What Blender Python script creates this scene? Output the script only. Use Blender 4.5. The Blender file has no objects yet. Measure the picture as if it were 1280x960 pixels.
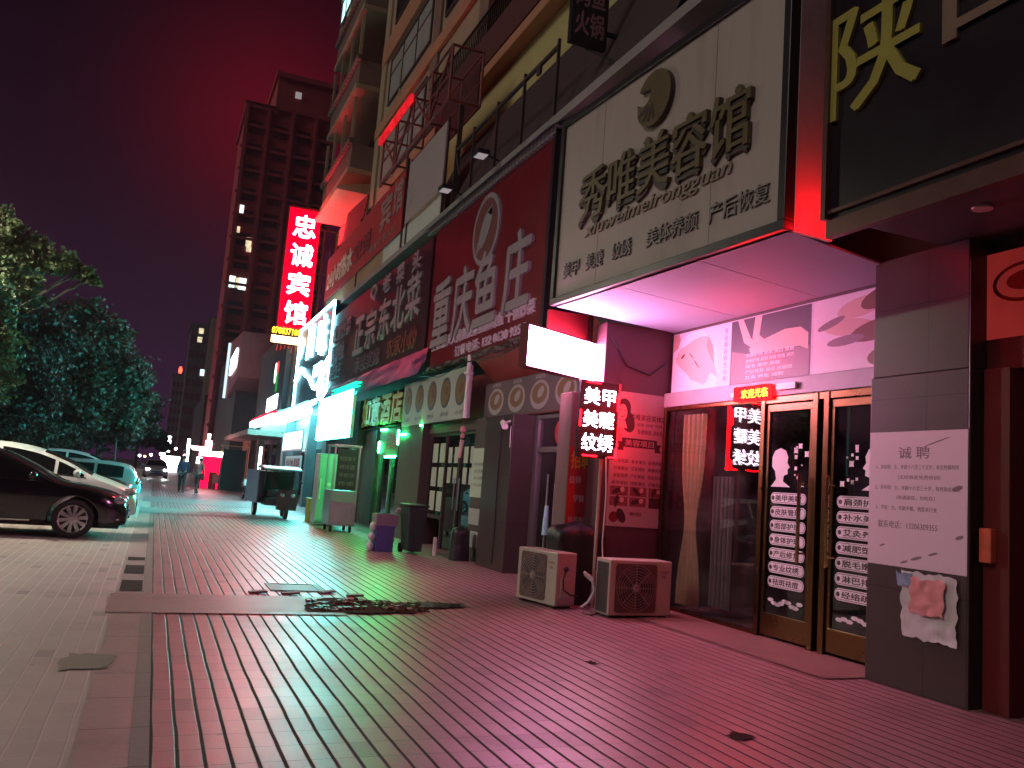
L_BOX = 70.0; L_LEDW = 26.0; L_LEDR = 60.0; L_HCH = 100.0; L_HPN = 1.6; L_CBOX = 72.0; L_NEON = 26.0; L_CAN = 36.0; L_GRN = 270.0
L_LAMP = 1500.0; L_ADDED_RED = 260.0; HAZE = .00045; L_SCROLL = 95.0
L_REAR = 26.0
import bpy, bmesh, math, random
from mathutils import Vector, Matrix, noise
random.seed(7)
SC = bpy.context.scene
COL = SC.collection
V = Vector

# ------------------------------------------------------------------ camera
CAM_H = 1.4
FPX = 1050.0
def make_camera():
    v1 = V((193 - 640, -(575 - 480), -FPX))
    b = 8554.0
    a = (FPX * FPX - b * (575 - 480)) / (640 - 193)
    v2 = V((a, b, -FPX))
    y = v1.normalized()
    z = (v2 - v2.dot(y) * y).normalized()
    x = y.cross(z)
    M = Matrix((x, y, z)).to_4x4()
    cd = bpy.data.cameras.new('camera')
    cd.sensor_width = 36.0
    cd.lens = FPX / 1280 * 36.0
    cd.clip_start = 0.05
    cd.clip_end = 3000
    co = bpy.data.objects.new('camera', cd)
    COL.objects.link(co)
    M.translation = (0, 0, CAM_H)
    co.matrix_world = M
    SC.camera = co
make_camera()

# ------------------------------------------------------------------ node helpers
def new_mat(name):
    m = bpy.data.materials.new(name)
    m.use_nodes = True
    nt = m.node_tree
    nt.nodes.clear()
    out = nt.nodes.new('ShaderNodeOutputMaterial')
    return m, nt, out
def N(nt, typ, **kw):
    n = nt.nodes.new(typ)
    for k, v in kw.items():
        if k.startswith('i_'):
            n.inputs[k[2:].replace('_', ' ')].default_value = v
        else:
            setattr(n, k, v)
    return n
def math_(nt, op, a, b=None, clamp=False):
    n = nt.nodes.new('ShaderNodeMath'); n.operation = op; n.use_clamp = clamp
    for i, q in enumerate((a, b)):
        if q is None: continue
        if isinstance(q, (int, float)): n.inputs[i].default_value = q
        else: nt.links.new(q, n.inputs[i])
    return n.outputs[0]
def mixc(nt, f, a, b, blend='MIX'):
    n = nt.nodes.new('ShaderNodeMix'); n.data_type = 'RGBA'; n.blend_type = blend
    for i, q in ((0, f), (6, a), (7, b)):
        if isinstance(q, (int, float)): n.inputs[i].default_value = q
        elif isinstance(q, tuple): n.inputs[i].default_value = (*q[:3], 1)
        else: nt.links.new(q, n.inputs[i])
    return n.outputs[2]
def ramp(nt, fac, lo, hi):
    n = nt.nodes.new('ShaderNodeMapRange'); n.interpolation_type = 'SMOOTHSTEP'
    nt.links.new(fac, n.inputs[0])
    n.inputs[1].default_value = lo; n.inputs[2].default_value = hi
    return n.outputs[0]
MATS = {}
def mk(name, col, rough=.6, var=.3, scale=3.0, bump=.15, metal=0.0, spec=.5, coat=0.0, dirt=(.04, .035, .03), dirtamt=.35, stretch=(1, 1, 1), grid=None):
    """principled surface with two scales of mottling, dirt patches and a light bump; grid=(sx,sy,sz,width,dark): tile joints"""
    if name in MATS: return MATS[name]
    m, nt, out = new_mat(name)
    tc = N(nt, 'ShaderNodeTexCoord')
    mp = N(nt, 'ShaderNodeMapping'); mp.inputs['Scale'].default_value = stretch
    nt.links.new(tc.outputs['Object'], mp.inputs[0])
    n1 = N(nt, 'ShaderNodeTexNoise', i_Scale=scale, i_Detail=6.0, i_Roughness=.6)
    n2 = N(nt, 'ShaderNodeTexNoise', i_Scale=scale * 9, i_Detail=4.0)
    for q in (n1, n2): nt.links.new(mp.outputs[0], q.inputs['Vector'])
    f = math_(nt, 'ADD', math_(nt, 'MULTIPLY', n1.outputs[0], .65), math_(nt, 'MULTIPLY', n2.outputs[0], .35))
    c = mixc(nt, f, tuple(q * (1 - var) for q in col), tuple(min(1, q * (1 + var)) for q in col))
    if dirtamt > 0:
        n3 = N(nt, 'ShaderNodeTexNoise', i_Scale=scale * .55, i_Detail=8.0, i_Roughness=.72)
        nt.links.new(mp.outputs[0], n3.inputs['Vector'])
        c = mixc(nt, math_(nt, 'MULTIPLY', ramp(nt, n3.outputs[0], .5, .75), dirtamt), c, dirt)
    h = n2.outputs[0]
    if grid:
        sx, sy, sz, w, dark = grid
        sep = N(nt, 'ShaderNodeSeparateXYZ'); nt.links.new(tc.outputs['Object'], sep.inputs[0])
        g = None
        for ax, s in enumerate((sx, sy, sz)):
            if not s: continue
            fr = math_(nt, 'FRACT', math_(nt, 'DIVIDE', sep.outputs[ax], s))
            d = math_(nt, 'ABSOLUTE', math_(nt, 'SUBTRACT', fr, .5))
            e = math_(nt, 'GREATER_THAN', d, .5 - w / s / 2)
            g = e if g is None else math_(nt, 'MAXIMUM', g, e)
        c = mixc(nt, g, c, tuple(q * dark for q in col))
        h = math_(nt, 'SUBTRACT', h, math_(nt, 'MULTIPLY', g, 2.0))
    p = N(nt, 'ShaderNodeBsdfPrincipled')
    nt.links.new(c, p.inputs['Base Color'])
    nt.links.new(ramp(nt, n1.outputs[0], .1, .9), p.inputs['Roughness'])
    rr = N(nt, 'ShaderNodeMapRange'); nt.links.new(n1.outputs[0], rr.inputs[0])
    rr.inputs[3].default_value = max(.02, rough - .12); rr.inputs[4].default_value = min(1, rough + .12)
    nt.links.new(rr.outputs[0], p.inputs['Roughness'])
    p.inputs['Metallic'].default_value = metal
    p.inputs['Specular IOR Level'].default_value = spec
    p.inputs['Coat Weight'].default_value = coat
    p.inputs['Coat Roughness'].default_value = .04
    if bump > 0:
        bp = N(nt, 'ShaderNodeBump', i_Strength=bump, i_Distance=.01)
        nt.links.new(h, bp.inputs['Height']); nt.links.new(bp.outputs[0], p.inputs['Normal'])
    nt.links.new(p.outputs[0], out.inputs[0])
    MATS[name] = m
    return m
def em(name, col, strength, uneven=.0):
    if name in MATS: return MATS[name]
    m, nt, out = new_mat(name)
    e = N(nt, 'ShaderNodeEmission', i_Strength=strength); e.inputs[0].default_value = (*col, 1)
    if uneven:
        tc = N(nt, 'ShaderNodeTexCoord')
        n1 = N(nt, 'ShaderNodeTexNoise', i_Scale=1.7, i_Detail=2.0)
        nt.links.new(tc.outputs['Object'], n1.inputs['Vector'])
        s = math_(nt, 'MULTIPLY', ramp(nt, n1.outputs[0], .2, .8), uneven * strength)
        nt.links.new(math_(nt, 'ADD', s, strength * (1 - uneven / 2)), e.inputs[1])
    nt.links.new(e.outputs[0], out.inputs[0])
    MATS[name] = m
    return m
def glass(name, tint=(.7, .75, .75), rough=.02, ior=1.5, dust=.03):
    if name in MATS: return MATS[name]
    m, nt, out = new_mat(name)
    tr = N(nt, 'ShaderNodeBsdfTransparent'); tr.inputs[0].default_value = (*tint, 1)
    gl = N(nt, 'ShaderNodeBsdfGlossy', i_Roughness=rough)
    df = N(nt, 'ShaderNodeBsdfDiffuse'); df.inputs[0].default_value = (.5, .5, .5, 1)
    lw = N(nt, 'ShaderNodeLayerWeight', i_Blend=.5)
    f2 = math_(nt, 'ADD', math_(nt, 'MULTIPLY', math_(nt, 'POWER', lw.outputs['Facing'], 4.0), .9), .05, True)
    a = N(nt, 'ShaderNodeMixShader'); nt.links.new(f2, a.inputs[0]); nt.links.new(tr.outputs[0], a.inputs[1]); nt.links.new(gl.outputs[0], a.inputs[2])
    tc = N(nt, 'ShaderNodeTexCoord')
    n1 = N(nt, 'ShaderNodeTexNoise', i_Scale=2.5, i_Detail=8.0)
    nt.links.new(tc.outputs['Object'], n1.inputs['Vector'])
    b = N(nt, 'ShaderNodeMixShader'); nt.links.new(math_(nt, 'MULTIPLY', ramp(nt, n1.outputs[0], .35, .8), dust * 2), b.inputs[0])
    nt.links.new(a.outputs[0], b.inputs[1]); nt.links.new(df.outputs[0], b.inputs[2])
    nt.links.new(b.outputs[0], out.inputs[0])
    MATS[name] = m
    return m
def pavers(name, c1, c2, joint, px, py, wx, wy, rough, wet=.0, phase=0.0):
    """long stacked bricks: strong joints along the street, faint ones across, each brick its own shade"""
    m, nt, out = new_mat(name)
    tc = N(nt, 'ShaderNodeTexCoord')
    wob = N(nt, 'ShaderNodeTexNoise', i_Scale=.9, i_Detail=3.0); nt.links.new(tc.outputs['Object'], wob.inputs['Vector'])
    sep = N(nt, 'ShaderNodeSeparateXYZ'); nt.links.new(tc.outputs['Object'], sep.inputs[0])
    wv = math_(nt, 'MULTIPLY', math_(nt, 'SUBTRACT', wob.outputs[0], .5), .03)
    gx = math_(nt, 'DIVIDE', math_(nt, 'ADD', math_(nt, 'SUBTRACT', sep.outputs[0], phase), wv), px)
    gy = math_(nt, 'DIVIDE', math_(nt, 'ADD', sep.outputs[1], wv), py)
    def edge(g, p, w):
        d = math_(nt, 'ABSOLUTE', math_(nt, 'SUBTRACT', math_(nt, 'FRACT', g), .5))
        return ramp(nt, d, .5 - w / p, .5 - w / p * .45)
    ex, ey = edge(gx, px, wx), edge(gy, py, wy)
    cx = N(nt, 'ShaderNodeCombineXYZ')
    nt.links.new(math_(nt, 'FLOOR', gx), cx.inputs[0]); nt.links.new(math_(nt, 'FLOOR', gy), cx.inputs[1])
    wn = N(nt, 'ShaderNodeTexWhiteNoise', noise_dimensions='2D'); nt.links.new(cx.outputs[0], wn.inputs['Vector'])
    n1 = N(nt, 'ShaderNodeTexNoise', i_Scale=.7, i_Detail=8.0, i_Roughness=.65); nt.links.new(tc.outputs['Object'], n1.inputs['Vector'])
    n2 = N(nt, 'ShaderNodeTexNoise', i_Scale=45.0, i_Detail=4.0); nt.links.new(tc.outputs['Object'], n2.inputs['Vector'])
    f = math_(nt, 'ADD', math_(nt, 'MULTIPLY', wn.outputs[0], .3), math_(nt, 'ADD', math_(nt, 'MULTIPLY', n1.outputs[0], .6), math_(nt, 'MULTIPLY', n2.outputs[0], .25)))
    c = mixc(nt, f, c1, c2)
    c = mixc(nt, math_(nt, 'MULTIPLY', ramp(nt, n1.outputs[0], .56, .75), .55), c, tuple(q * .4 for q in c1))
    vo = N(nt, 'ShaderNodeTexVoronoi', i_Scale=2.3); nt.links.new(tc.outputs['Object'], vo.inputs['Vector'])
    gum = math_(nt, 'MULTIPLY', math_(nt, 'LESS_THAN', vo.outputs['Distance'], .045), .6)
    c = mixc(nt, gum, c, tuple(q * .25 for q in c1))
    n4 = N(nt, 'ShaderNodeTexNoise', i_Scale=.33, i_Detail=7.0, i_Roughness=.7, i_Distortion=.6); nt.links.new(tc.outputs['Object'], n4.inputs['Vector'])
    damp = ramp(nt, n4.outputs[0], .50, .66)
    c = mixc(nt, math_(nt, 'MULTIPLY', damp, .38), c, tuple(q * .35 for q in c1))
    odd = math_(nt, 'GREATER_THAN', wn.outputs[0], .965)
    c = mixc(nt, math_(nt, 'MULTIPLY', odd, .5), c, tuple(q * .45 for q in c1))
    c = mixc(nt, math_(nt, 'MULTIPLY', ey, .62), c, joint)
    c = mixc(nt, ex, c, joint)
    p = N(nt, 'ShaderNodeBsdfPrincipled'); nt.links.new(c, p.inputs['Base Color'])
    rr = N(nt, 'ShaderNodeMapRange'); nt.links.new(n1.outputs[0], rr.inputs[0]); rr.inputs[1].default_value = .25; rr.inputs[2].default_value = .75; rr.inputs[3].default_value = rough - .07; rr.inputs[4].default_value = rough + .10
    nt.links.new(math_(nt, 'SUBTRACT', math_(nt, 'ADD', rr.outputs[0], math_(nt, 'MULTIPLY', ex, .5), True), math_(nt, 'MULTIPLY', damp, .08)), p.inputs['Roughness'])
    p.inputs['Specular IOR Level'].default_value = .68 + wet
    hgt = math_(nt, 'SUBTRACT', math_(nt, 'ADD', math_(nt, 'MULTIPLY', wn.outputs[0], .25), math_(nt, 'MULTIPLY', n2.outputs[0], .18)), math_(nt, 'ADD', ex, math_(nt, 'MULTIPLY', ey, .5)))
    bp = N(nt, 'ShaderNodeBump', i_Strength=.42, i_Distance=.012); nt.links.new(hgt, bp.inputs['Height']); nt.links.new(bp.outputs[0], p.inputs['Normal'])
    nt.links.new(p.outputs[0], out.inputs[0])
    return m
def leafmat(name, a, b):
    m, nt, out = new_mat(name)
    g = N(nt, 'ShaderNodeNewGeometry')
    c = mixc(nt, g.outputs['Random Per Island'], a, b)
    d = N(nt, 'ShaderNodeBsdfPrincipled', i_Roughness=.55); nt.links.new(c, d.inputs['Base Color'])
    t = N(nt, 'ShaderNodeBsdfTranslucent'); nt.links.new(c, t.inputs[0])
    mx = N(nt, 'ShaderNodeMixShader'); mx.inputs[0].default_value = .3
    nt.links.new(d.outputs[0], mx.inputs[1]); nt.links.new(t.outputs[0], mx.inputs[2]); nt.links.new(mx.outputs[0], out.inputs[0])
    return m

# ------------------------------------------------------------------ objects
ORG = {}
def tag(o, label=None, cat=None, group=None, kind=None):
    if label: o['label'] = label
    if cat: o['category'] = cat
    if group: o['group'] = group
    if kind: o['kind'] = kind
    return o
def thing(name, label, cat, loc, group=None):
    o = bpy.data.objects.new(name, None)
    o.empty_display_size = .2
    COL.objects.link(o)
    o.location = loc
    ORG[o.name] = V(loc)
    return tag(o, label, cat, group)
def copy_tree(o, parent=None):
    c = o.copy(); COL.objects.link(c)
    if parent is not None: c.parent = parent
    ORG[c.name] = ORG.get(o.name, V((0, 0, 0)))
    for ch in list(o.children): copy_tree(ch, c)
    return c
class MB:
    def __init__(s): s.v = []; s.f = []; s.m = []; s.sm = []
    def add(s, vs, fs, m=0, smooth=False):
        k = len(s.v); s.v += [V(q) for q in vs]
        for f in fs: s.f.append([k + i for i in f]); s.m.append(m); s.sm.append(smooth)
    def quad(s, a, b, c, d, m=0): s.add((a, b, c, d), ((0, 1, 2, 3),), m)
    def poly(s, pts, m=0): s.add(pts, (tuple(range(len(pts))),), m)
    def box(s, x0, x1, y0, y1, z0, z1, m=0):
        s.obox(V((x0, y0, z0)), V((x1 - x0, 0, 0)), V((0, y1 - y0, 0)), V((0, 0, z1 - z0)), m)
    def obox(s, o, a, b, c, m=0):
        o = V(o); a = V(a); b = V(b); c = V(c)
        if a.cross(b).dot(c) < 0: a, b = b, a
        s.add((o, o + a, o + a + b, o + b, o + c, o + a + c, o + a + b + c, o + b + c),
              ((0, 3, 2, 1), (4, 5, 6, 7), (0, 1, 5, 4), (1, 2, 6, 5), (2, 3, 7, 6), (3, 0, 4, 7)), m)
    def cyl(s, p0, p1, r0, r1=None, seg=12, m=0, caps=True): s.tube([p0, p1], [r0, r0 if r1 is None else r1], seg, m, caps)
    def tube(s, pts, r, seg=8, m=0, caps=True, smooth=True):
        pts = [V(p) for p in pts]
        if not isinstance(r, (list, tuple)): r = [r] * len(pts)
        vs, fs = [], []; pu = None
        for i, p in enumerate(pts):
            d = (pts[min(i + 1, len(pts) - 1)] - pts[max(i - 1, 0)]).normalized()
            if pu is None:
                pu = d.orthogonal().normalized()
            else:
                pu = (pu - pu.dot(d) * d)
                pu = pu.normalized() if pu.length > 1e-6 else d.orthogonal().normalized()
            w = d.cross(pu)
            for k in range(seg):
                a = 2 * math.pi * k / seg
                vs.append(p + (pu * math.cos(a) + w * math.sin(a)) * r[i])
        n = len(pts)
        for i in range(n - 1):
            for k in range(seg):
                k2 = (k + 1) % seg
                fs.append((i * seg + k, i * seg + k2, (i + 1) * seg + k2, (i + 1) * seg + k))
        s.add(vs, fs, m, smooth)
        if caps:
            s.add(vs[:seg], (tuple(reversed(range(seg))),), m); s.add(vs[-seg:], (tuple(range(seg)),), m)
    def prism(s, pts, F, depth, m=0, mside=None):
        """closed 2-D outline in frame F=(o,r,u,n), front at +depth along n"""
        o, r, u, n = F
        a = [o + r * p[0] + u * p[1] + n * depth for p in pts]; b = [o + r * p[0] + u * p[1] for p in pts]
        k = len(pts)
        s.add(a, (tuple(range(k)),), m); s.add(b, (tuple(reversed(range(k))),), m)
        for i in range(k):
            j = (i + 1) % k
            s.add((b[i], b[j], a[j], a[i]), ((0, 1, 2, 3),), m if mside is None else mside)
    def sphere(s, c, rx, ry=None, rz=None, m=0, nu=14, nv=9):
        ry = rx if ry is None else ry; rz = rx if rz is None else rz
        vs, fs = [], []; c = V(c)
        for i in range(nv + 1):
            t = math.pi * i / nv
            for k in range(nu):
                a = 2 * math.pi * k / nu
                vs.append(c + V((rx * math.sin(t) * math.cos(a), ry * math.sin(t) * math.sin(a), rz * math.cos(t))))
        for i in range(nv):
            for k in range(nu):
                k2 = (k + 1) % nu
                fs.append((i * nu + k, (i + 1) * nu + k, (i + 1) * nu + k2, i * nu + k2))
        s.add(vs, fs, m, True)
    def text(s, body, F, w, h, depth=.01, m=0, bold=.02, shear=0.0):
        """lettering centred on the frame origin, stretched to w x h"""
        vs, fs = text_mesh(body, 0.0)
        o, r, u, n = F
        xs = [q[0] for q in vs]; ys = [q[1] for q in vs]
        cx, cy = (min(xs) + max(xs)) / 2, (min(ys) + max(ys)) / 2
        sx, sy = w / max(1e-6, max(xs) - min(xs)), h / max(1e-6, max(ys) - min(ys))
        t = bold * .75; sh = [(0, 0)] if bold < .012 else [(-t, 0), (t, 0), (0, t), (0, -t)] if bold > .022 else [(-t, 0), (t, 0)]
        for i, (ax, ay) in enumerate(sh):
            dd = depth * (1 + .012 * i)
            s.add([o + r * ((q[0] + ax - cx) * sx + shear * (q[1] - cy) * sy) + u * ((q[1] + ay - cy) * sy) + n * (dd * (q[2] + .5)) for q in vs], fs, m)
    def parts(s, name, mats, parent=None, bevel=0.0):
        """one object for each connected piece"""
        key = {}; par = {}
        def find(a):
            while par[a] != a: par[a] = par[par[a]]; a = par[a]
            return a
        ids = []
        for q in s.v:
            k = (round(q.x, 4), round(q.y, 4), round(q.z, 4)); i = key.setdefault(k, len(key)); par.setdefault(i, i); ids.append(i)
        for f in s.f:
            for a in f[1:]: par[find(ids[a])] = find(ids[f[0]])
        grp = {}
        for n_, f in enumerate(s.f): grp.setdefault(find(ids[f[0]]), []).append(n_)
        o = None
        for g in grp.values():
            m = MB(); mp = {}
            for n_ in g:
                for a in s.f[n_]:
                    if a not in mp: mp[a] = len(m.v); m.v.append(s.v[a])
                m.f.append([mp[a] for a in s.f[n_]]); m.m.append(s.m[n_]); m.sm.append(s.sm[n_])
            o = m.build(name, mats, parent, bevel)
        return o
    def build(s, name, mats, parent=None, bevel=0.0, smooth_all=False):
        me = bpy.data.meshes.new(name)
        org = V((0, 0, 0))
        if parent is not None: org = ORG.get(parent.name, org)
        me.from_pydata([tuple(q - org) for q in s.v], [], s.f)
        if not isinstance(mats, (list, tuple)): mats = [mats]
        for q in mats: me.materials.append(q)
        for p, mi, sm in zip(me.polygons, s.m, s.sm): p.material_index = mi; p.use_smooth = sm or smooth_all
        me.validate(); me.update()
        o = bpy.data.objects.new(name, me); COL.objects.link(o)
        if parent is not None: o.parent = parent
        ORG[o.name] = org
        if bevel:
            b = o.modifiers.new('edge', 'BEVEL'); b.width = bevel; b.segments = 2; b.limit_method = 'ANGLE'
        return o
_TX = {}
def text_mesh(body, bold):
    k = (body, bold)
    if k in _TX: return _TX[k]
    c = bpy.data.curves.new('lettering', 'FONT'); c.body = body; c.resolution_u = 2; c.extrude = .5; c.offset = bold; c.align_x = 'CENTER'; c.space_line = 1.12
    o = bpy.data.objects.new('lettering', c); COL.objects.link(o)
    bpy.context.view_layer.update()
    dg = bpy.context.evaluated_depsgraph_get()
    me = o.evaluated_get(dg).to_mesh()
    vs = [tuple(q.co) for q in me.vertices]; fs = [tuple(p.vertices) for p in me.polygons]
    o.evaluated_get(dg).to_mesh_clear()
    bpy.data.objects.remove(o); bpy.data.curves.remove(c)
    _TX[k] = (vs, fs)
    return _TX[k]
def FX(x, y, z): return (V((x, y, z)), V((0, -1, 0)), V((0, 0, 1)), V((-1, 0, 0)))
def FY(x, y, z): return (V((x, y, z)), V((1, 0, 0)), V((0, 0, 1)), V((0, -1, 0)))
def FR(a, b, z):
    """frame standing on the ground line a->b (seen left to right), origin at its middle"""
    a = V((a[0], a[1], 0)); b = V((b[0], b[1], 0)); r = (b - a).normalized()
    o = (a + b) / 2; o.z = z
    return (o, r, V((0, 0, 1)), r.cross(V((0, 0, 1))))
def off(F, dx=0, dy=0, dn=0): return (F[0] + F[1] * dx + F[2] * dy + F[3] * dn, F[1], F[2], F[3])
def panel(mb, F, w, h, d, m=0):
    """box of w x h centred on F, back at 0 and front at +d"""
    o, r, u, n = F
    mb.obox(o - r * w / 2 - u * h / 2, r * w, u * h, n * d, m)
def frame(mb, F, w, h, t, d, m=0):
    for dx, dy, a, b in ((0, h / 2 - t / 2, w, t), (0, -h / 2 + t / 2, w, t), (-w / 2 + t / 2, 0, t, h - 2 * t), (w / 2 - t / 2, 0, t, h - 2 * t)):
        panel(mb, off(F, dx, dy), a, b, d, m)
def rpts(w, h, r, n=5):
    p = []
    for cx, cy, a0 in ((w / 2 - r, h / 2 - r, 0), (-w / 2 + r, h / 2 - r, 90), (-w / 2 + r, -h / 2 + r, 180), (w / 2 - r, -h / 2 + r, 270)):
        for k in range(n + 1):
            a = math.radians(a0 + 90 * k / n); p.append((cx + r * math.cos(a), cy + r * math.sin(a)))
    return p
def one(name, mb, mats, label, cat, group=None, bevel=0.0, kind=None, loc=None):
    """a thing that is one mesh"""
    o = mb.build(name, mats, None, bevel)
    return tag(o, label, cat, group, kind)
# ------------------------------------------------------------------ world, sun
def make_world():
    w = bpy.data.worlds.new('World'); SC.world = w; w.use_nodes = True
    nt = w.node_tree; nt.nodes.clear()
    out = nt.nodes.new('ShaderNodeOutputWorld')
    tc = N(nt, 'ShaderNodeTexCoord')
    nrm = N(nt, 'ShaderNodeVectorMath', operation='NORMALIZE'); nt.links.new(tc.outputs['Generated'], nrm.inputs[0])
    sep = N(nt, 'ShaderNodeSeparateXYZ'); nt.links.new(nrm.outputs[0], sep.inputs[0])
    z = math_(nt, 'MAXIMUM', sep.outputs[2], 0.0)
    f = math_(nt, 'POWER', math_(nt, 'SUBTRACT', 1.0, z), 4.5)
    c = mixc(nt, f, SKY_TOP, SKY_LOW)
    dt = N(nt, 'ShaderNodeVectorMath', operation='DOT_PRODUCT'); nt.links.new(nrm.outputs[0], dt.inputs[0])
    dt.inputs[1].default_value = V((.075, .925, .372)).normalized()
    g = math_(nt, 'POWER', math_(nt, 'MAXIMUM', dt.outputs['Value'], 0.0), 150.0)
    n1 = N(nt, 'ShaderNodeTexNoise', i_Scale=2.2, i_Detail=3.0); nt.links.new(nrm.outputs[0], n1.inputs['Vector'])
    g = math_(nt, 'MULTIPLY', g, math_(nt, 'ADD', .6, math_(nt, 'MULTIPLY', n1.outputs[0], .8)))
    c2 = mixc(nt, g, c, SKY_RED)
    b = N(nt, 'ShaderNodeBackground', i_Strength=1.0); nt.links.new(c2, b.inputs[0]); nt.links.new(b.outputs[0], out.inputs[0])
SKY_TOP = (.004, .0010, .0030); SKY_LOW = (.034, .008, .036); SKY_RED = (.088, .0025, .008)
make_world()
sl = bpy.data.lights.new('sun', 'SUN'); sl.energy = SUN_E = .70; sl.angle = math.radians(25); sl.color = (1.0, .84, .78)
so = bpy.data.objects.new('sun', sl); COL.objects.link(so)
so.rotation_euler = V((.80, .14, -.50)).to_track_quat('-Z', 'Y').to_euler()
SC.render.engine = 'CYCLES'
SC.view_settings.view_transform = 'Standard'; SC.view_settings.look = 'None'; SC.view_settings.exposure = 0; SC.view_settings.gamma = 1
SC.cycles.use_denoising = True; SC.cycles.max_bounces = 6; SC.cycles.diffuse_bounces = 3; SC.cycles.glossy_bounces = 3; SC.cycles.transparent_max_bounces = 12
SC.cycles.sample_clamp_indirect = 6.0; SC.cycles.caustics_reflective = False; SC.cycles.caustics_refractive = False
SC.cycles.use_light_tree = True
try:
    SC.cycles.denoiser = 'OPENIMAGEDENOISE'; SC.cycles.denoising_input_passes = 'RGB_ALBEDO_NORMAL'
except Exception: pass

# ------------------------------------------------------------------ materials
STONE = mk('brown_stone_tile', (.050, .038, .032), .38, .25, 2.2, .1, grid=(0, .62, .8, .008, .35))
BRN = mk('brown_wall', (.085, .06, .052), .6, .3, 2.0, .15)
DARK = mk('dark_facade', (.035, .03, .034), .5, .4, 2.0, .1)
MAROON = mk('maroon_wall', (.085, .033, .042), .5, .3, 2.0, .15, dirtamt=.55, stretch=(1, 1, .4))
CONC = mk('grey_concrete', (.26, .25, .235), .8, .25, 1.5, .3)
BEIGE = mk('beige_render', (.40, .31, .20), .85, .2, .8, .2, stretch=(1, 1, .3))
YELLOW = mk('yellow_render', (.46, .44, .18), .85, .15, .8, .2, stretch=(1, 1, .3), dirtamt=.25)
OCHRE = mk('ochre_band', (.48, .24, .13), .85, .15, .8, .2, dirtamt=.25)
GREYTILE = mk('grey_ridge_tile', (.22, .20, .22), .7, .35, 5.0, .5, grid=(0, .16, 0, .03, .3))
STEEL = mk('dull_steel', (.42, .42, .42), .35, .2, 4.0, .05, metal=.9)
BLACKM = mk('black_metal', (.018, .018, .02), .4, .3, 4.0, .05)
RUST = mk('rusty_railing', (.05, .04, .035), .6, .4, 9.0, .2)
GOLD = mk('gold_metal', (.155, .085, .036), .30, .15, 3.0, .04, metal=1.0, dirtamt=.15)
WHITEP = mk('white_panel', (.60, .57, .55), .45, .1, 1.5, .05, dirtamt=.5, dirt=(.3, .26, .22))
CREAM = mk('cream_sign_sheet', (.38, .34, .30), .55, .12, .9, .06, dirtamt=.65, dirt=(.20, .165, .13), stretch=(1.6, 1.6, .22))
OFFW = mk('off_white_paint', (.62, .60, .56), .5, .12, 2.0, .06)
PLAST = mk('white_plastic', (.70, .69, .66), .4, .1, 2.5, .05, dirtamt=.25)
REDS = mk('red_sign_sheet', (.15, .006, .010), .42, .2, 1.2, .06, dirtamt=.25)
DRED = mk('dark_red_sign_sheet', (.055, .012, .018), .5, .3, 1.0, .06)
BANRED = mk('red_banner_cloth', (.42, .03, .03), .75, .2, 2.5, .25, dirtamt=.2)
BLUET = mk('navy_tarpaulin', (.012, .03, .11), .5, .3, 3.0, .5)
GREYL = mk('grey_letter_acrylic', (.27, .26, .27), .45, .2, 4.0, .05)
MAUVEL = mk('pale_lettering', (.50, .45, .50), .5, .15, 4.0, .0)
OLIVEL = mk('dull_gold_acrylic', (.115, .098, .044), .42, .25, 5.0, .1)
UMBER = mk('dark_umber_return', (.055, .042, .03), .5, .3, 6.0, .1)
YELL = mk('yellow_letter_acrylic', (.30, .28, .05), .5, .25, 5.0, .1)
BRNL = mk('brown_letter_acrylic', (.20, .13, .09), .5, .25, 5.0, .1)
INK = mk('dark_print', (.03, .025, .025), .6, .2, 8.0, .0, dirtamt=0)
RUBBER = mk('tyre_rubber', (.016, .016, .016), .75, .3, 9.0, .15)
SKIN_ = mk('painted_skin_print', (.60, .45, .38), .5, .15, 3.0, .0, dirtamt=0)
PINKW = mk('poster_pale', (.42, .34, .33), .5, .1, 4.0, .03, dirtamt=.1)
ALU = mk('aluminium_composite_soffit', (.34, .42, .56), .75, .10, 1.1, .02, dirtamt=.22, dirt=(.2, .18, .2))
CLEAR = glass('door_glass', (.93, .93, .93), .012, dust=.015)
WING = glass('window_glass', (.25, .28, .30), .03)
SMOKE = glass('smoked_glass', (.10, .11, .12), .02)
DIMTEAL = mk('dusty_teal_interior', (.20, .25, .27), .7, .3, 1.2, .05)
CURT = mk('gold_curtain', (.34, .25, .12), .7, .25, 3.0, .1)
PALEC = mk('pale_curtain', (.12, .10, .095), .8, .2, 3.0, .1)

# ------------------------------------------------------------------ ground
def sheet(name, x0, x1, y0, y1, z, mat, kind='structure', nx=1, ny=1):
    mb = MB()
    mb.quad(V((x0, y0, z)), V((x1, y0, z)), V((x1, y1, z)), V((x0, y1, z)))
    return tag(mb.build(name, mat), kind=kind)
ASPH = mk('asphalt', (.05, .05, .052), .75, .3, 2.0, .4)
PAVE = pavers('red_brick_paving', (.25, .115, .125), (.42, .215, .225), (.022, .013, .013), .12, .24, .0125, .005, .40, phase=.146)
PARK = pavers('parking_brick_paving', (.36, .28, .275), (.52, .42, .41), (.66, .56, .54), .125, .24, .008, .003, .60, phase=-.11)
SLAB = mk('kerb_stone', (.42, .33, .325), .42, .25, 1.8, .3, dirtamt=.4, grid=(0, .62, 0, .012, .4))
EDGE = mk('grey_edging_stone', (.20, .16, .15), .6, .25, 2.0, .3, grid=(0, .62, 0, .012, .4))
BAND = mk('worn_cement_band', (.27, .18, .17), .5, .25, 1.5, .3, dirtamt=.5)
GREYB = mk('grey_cement_band', (.24, .24, .24), .45, .2, 1.2, .3, dirtamt=.4)
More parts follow.
